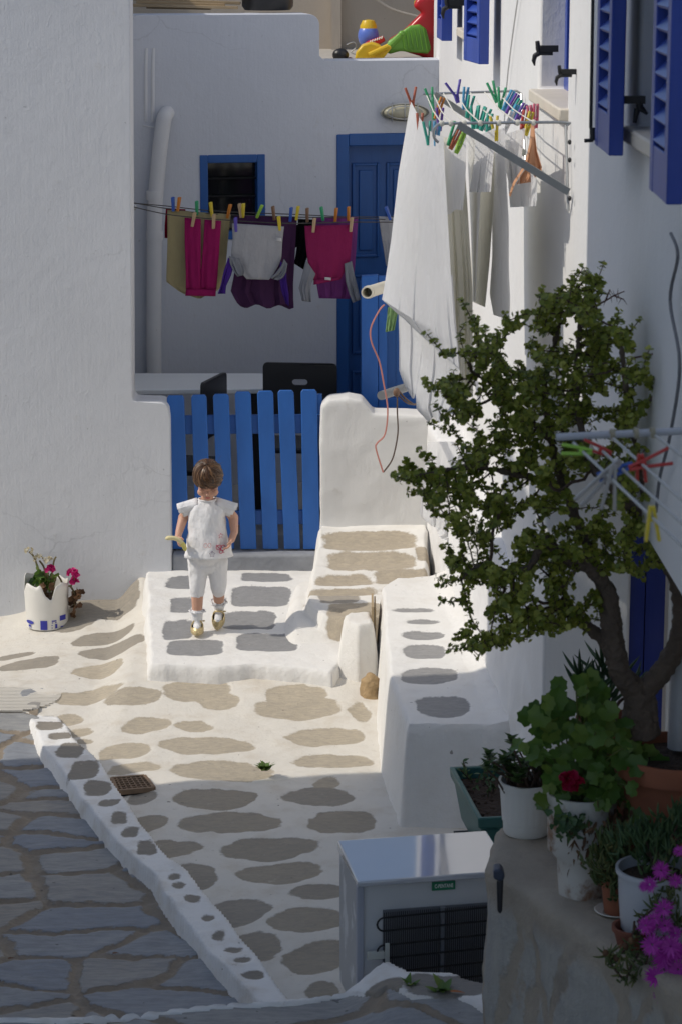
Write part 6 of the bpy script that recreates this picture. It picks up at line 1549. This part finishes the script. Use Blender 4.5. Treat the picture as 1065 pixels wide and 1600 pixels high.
# socks with frill, shoes
M_GOLD = simple('gold_glitter', (.58, .46, .24), .35, .5, 260, .7, 260, .001, Metallic=.35)
def foot(J, ang, heel, toe, lift):
    ank = Vector(J[2]); h, t_ = Vector(heel), Vector(toe); d = (t_-h).normalized(); up = Vector((0, 0, 1)); up = (up-d*up.dot(d)).normalized(); x = d.cross(up)
    b = MB(); k = (Vector(J[2])-Vector(J[1])).normalized(); b.cap(V(*(ank-k*.040)), V(*ank), .0285, .025, 12); b.cap(V(*ank), V(*h.lerp(t_, .25)), .024, .022, 12); b.cap(V(*h.lerp(t_, .2)), V(*h.lerp(t_, .65)), .021, .019, 12)
    so = b.build('sock', C_GIRL, girl); mod_remesh(so, .004, 2)
    b = MB(); c = ank-k*.042; n = 30; x1 = k.orthogonal().normalized(); y1 = k.cross(x1); vs = []
    for r_, o_ in ((.029, 0), (.036, -.006), (.040, -.001)):
        for j in range(n): a = 2*math.pi*j/n; vs.append(V(*(c+(x1*math.cos(a)+y1*math.sin(a))*r_*(1+.10*math.sin(a*8))+k*o_)))
    b.add(vs, [(i*n+j, i*n+(j+1) % n, (i+1)*n+(j+1) % n, (i+1)*n+j) for i in range(2) for j in range(n)]); fr2 = b.build('frill', C_GIRL, so); mod_solid(fr2, .0015, 0)
    # shoe: lofted sole outline with an open top
    b = MB(); n = 36; sec = [(0, -.010, .94), (.004, -.012, 1.0), (.016, -.013, 1.03), (.030, -.012, .98), (.034, -.011, .92)]; Lh = (t_-h).length
    rings = []
    for (zz, _, sc_k) in sec:
        rg_l = []
        for j in range(n):
            a = 2*math.pi*j/n; f = .5-.5*math.cos(a); wdt = (.024+.006*math.sin(math.pi*min(1, f*1.05)))*math.sin(a)
            f2 = -.07+1.20*f; hh = zz*(1-.48*max(0, (f-.5)*2)**1.2) if zz > .01 else zz
            rg_l.append(V(*(h+d*Lh*(.5+(f2-.5)*sc_k)+x*wdt*sc_k+up*(hh-.020))))
        rings.append(rg_l)
    b.add([q for r in rings for q in r], [(i*n+j, i*n+(j+1) % n, (i+1)*n+(j+1) % n, (i+1)*n+j) for i in range(len(sec)-1) for j in range(n)]+[tuple(range(n-1, -1, -1))])
    # toe cap closing the front third
    top = rings[-1]; fi = [j for j in range(n) if .5-.5*math.cos(2*math.pi*j/n) > .66]
    b.add([top[j] for j in fi], [tuple(range(len(fi)))])
    sh_o = b.build('shoe', M_GOLD, girl); mod_solid(sh_o, .002, 0)
    b = MB(); c = h+d*Lh*.30+up*.018; b.tube(bez([V(*(c+x*.026-up*.008)), V(*(c+x*.016+up*.012+d*.004)), V(*(c-x*.0+up*.016+d*.006)), V(*(c-x*.016+up*.012+d*.004)), V(*(c-x*.026-up*.008))], 12), .0042, 6)
    for e in (-1, 1): b.ell(V(*(c-x*.022+x*e*.008+up*.012)), (.008, .005, .004), None, 10, 6)
    b.build('strap', M_GOLD, sh_o)
foot(legL, 0, (-.052, .010, .020), (-.050, -.082, .016), 0)
foot(legR, 0, (.050, .100, .066), (.040, .022, .014), .03)
# banana half held in the hand on the left
bn = thing('banana', 'half peeled banana held in the toddler hand', 'banana', V(-.125, -.09, .44))
b = MB(); ppts = bez([V(-.190, -.100, .468), V(-.172, -.104, .474), V(-.145, -.103, .471), V(-.122, -.100, .458), V(-.108, -.096, .440)], 20); m = len(ppts)
b.tube(ppts, [float(.0105*min(1, .35+i/m*4, .55+(m-1-i)/m*3)) for i in range(m)], 12)
b.build('flesh', simple('banana_flesh', (.70, .62, .34), .6, .08, 30, .1), bn)
b = MB(); b.tube(bez([V(-.112, -.100, .447), V(-.103, -.097, .430), V(-.098, -.094, .410)], 8), [.011, .0118, .0115, .011, .010, .009, .008, .007, .003], 10) if False else b.tube([V(-.113, -.100, .449), V(-.105, -.097, .434), V(-.100, -.094, .418), V(-.098, -.092, .408)], [.0108, .0118, .010, .004], 10)
b.build('peel', simple('banana_peel', (.62, .55, .16), .5, .1, 20, .1), bn)
# ================================================================== LIGHT, CAMERA
w = bpy.data.worlds.new('World'); SC.world = w; w.use_nodes = True
nt = w.node_tree; nt.nodes.clear()
sky = nt.nodes.new('ShaderNodeTexSky'); sky.sky_type = 'NISHITA'; sky.sun_disc = False
sky.sun_elevation = EL; sky.sun_rotation = math.radians(270)-AZ; sky.air_density = 1.0; sky.dust_density = 1.2; sky.ozone_density = 1.0
bg = nt.nodes.new('ShaderNodeBackground'); bg.inputs[1].default_value = .15
wo = nt.nodes.new('ShaderNodeOutputWorld'); nt.links.new(sky.outputs[0], bg.inputs[0]); nt.links.new(bg.outputs[0], wo.inputs[0])
sd = bpy.data.lights.new('sun', 'SUN'); sd.energy = 2.75; sd.angle = math.radians(.5); sd.color = (1, .93, .82)
so = bpy.data.objects.new('sun', sd); COL.objects.link(so); so.location = (-8, 6, 12)
Ld = Vector((math.cos(AZ)*math.cos(EL), math.sin(AZ)*math.cos(EL), -math.sin(EL)))
so.rotation_euler = Ld.to_track_quat('-Z', 'Y').to_euler()
cd = bpy.data.cameras.new('camera'); co = bpy.data.objects.new('camera', cd); COL.objects.link(co)
co.location = CAM; co.rotation_euler = (math.pi/2-PITCH, 0, 0)
cd.sensor_fit = 'VERTICAL'; cd.sensor_height = 36; cd.sensor_width = 24; cd.lens = 90; cd.clip_end = 500; cd.clip_start = .05
cd.dof.use_dof = True; cd.dof.focus_distance = 12.1; cd.dof.aperture_fstop = 12
SC.camera = co
SC.view_settings.view_transform = 'Standard'; SC.view_settings.look = 'None'; SC.view_settings.exposure = -.16; SC.view_settings.gamma = 1
SC.cycles.max_bounces = 8; SC.cycles.diffuse_bounces = 5; SC.cycles.use_denoising = True
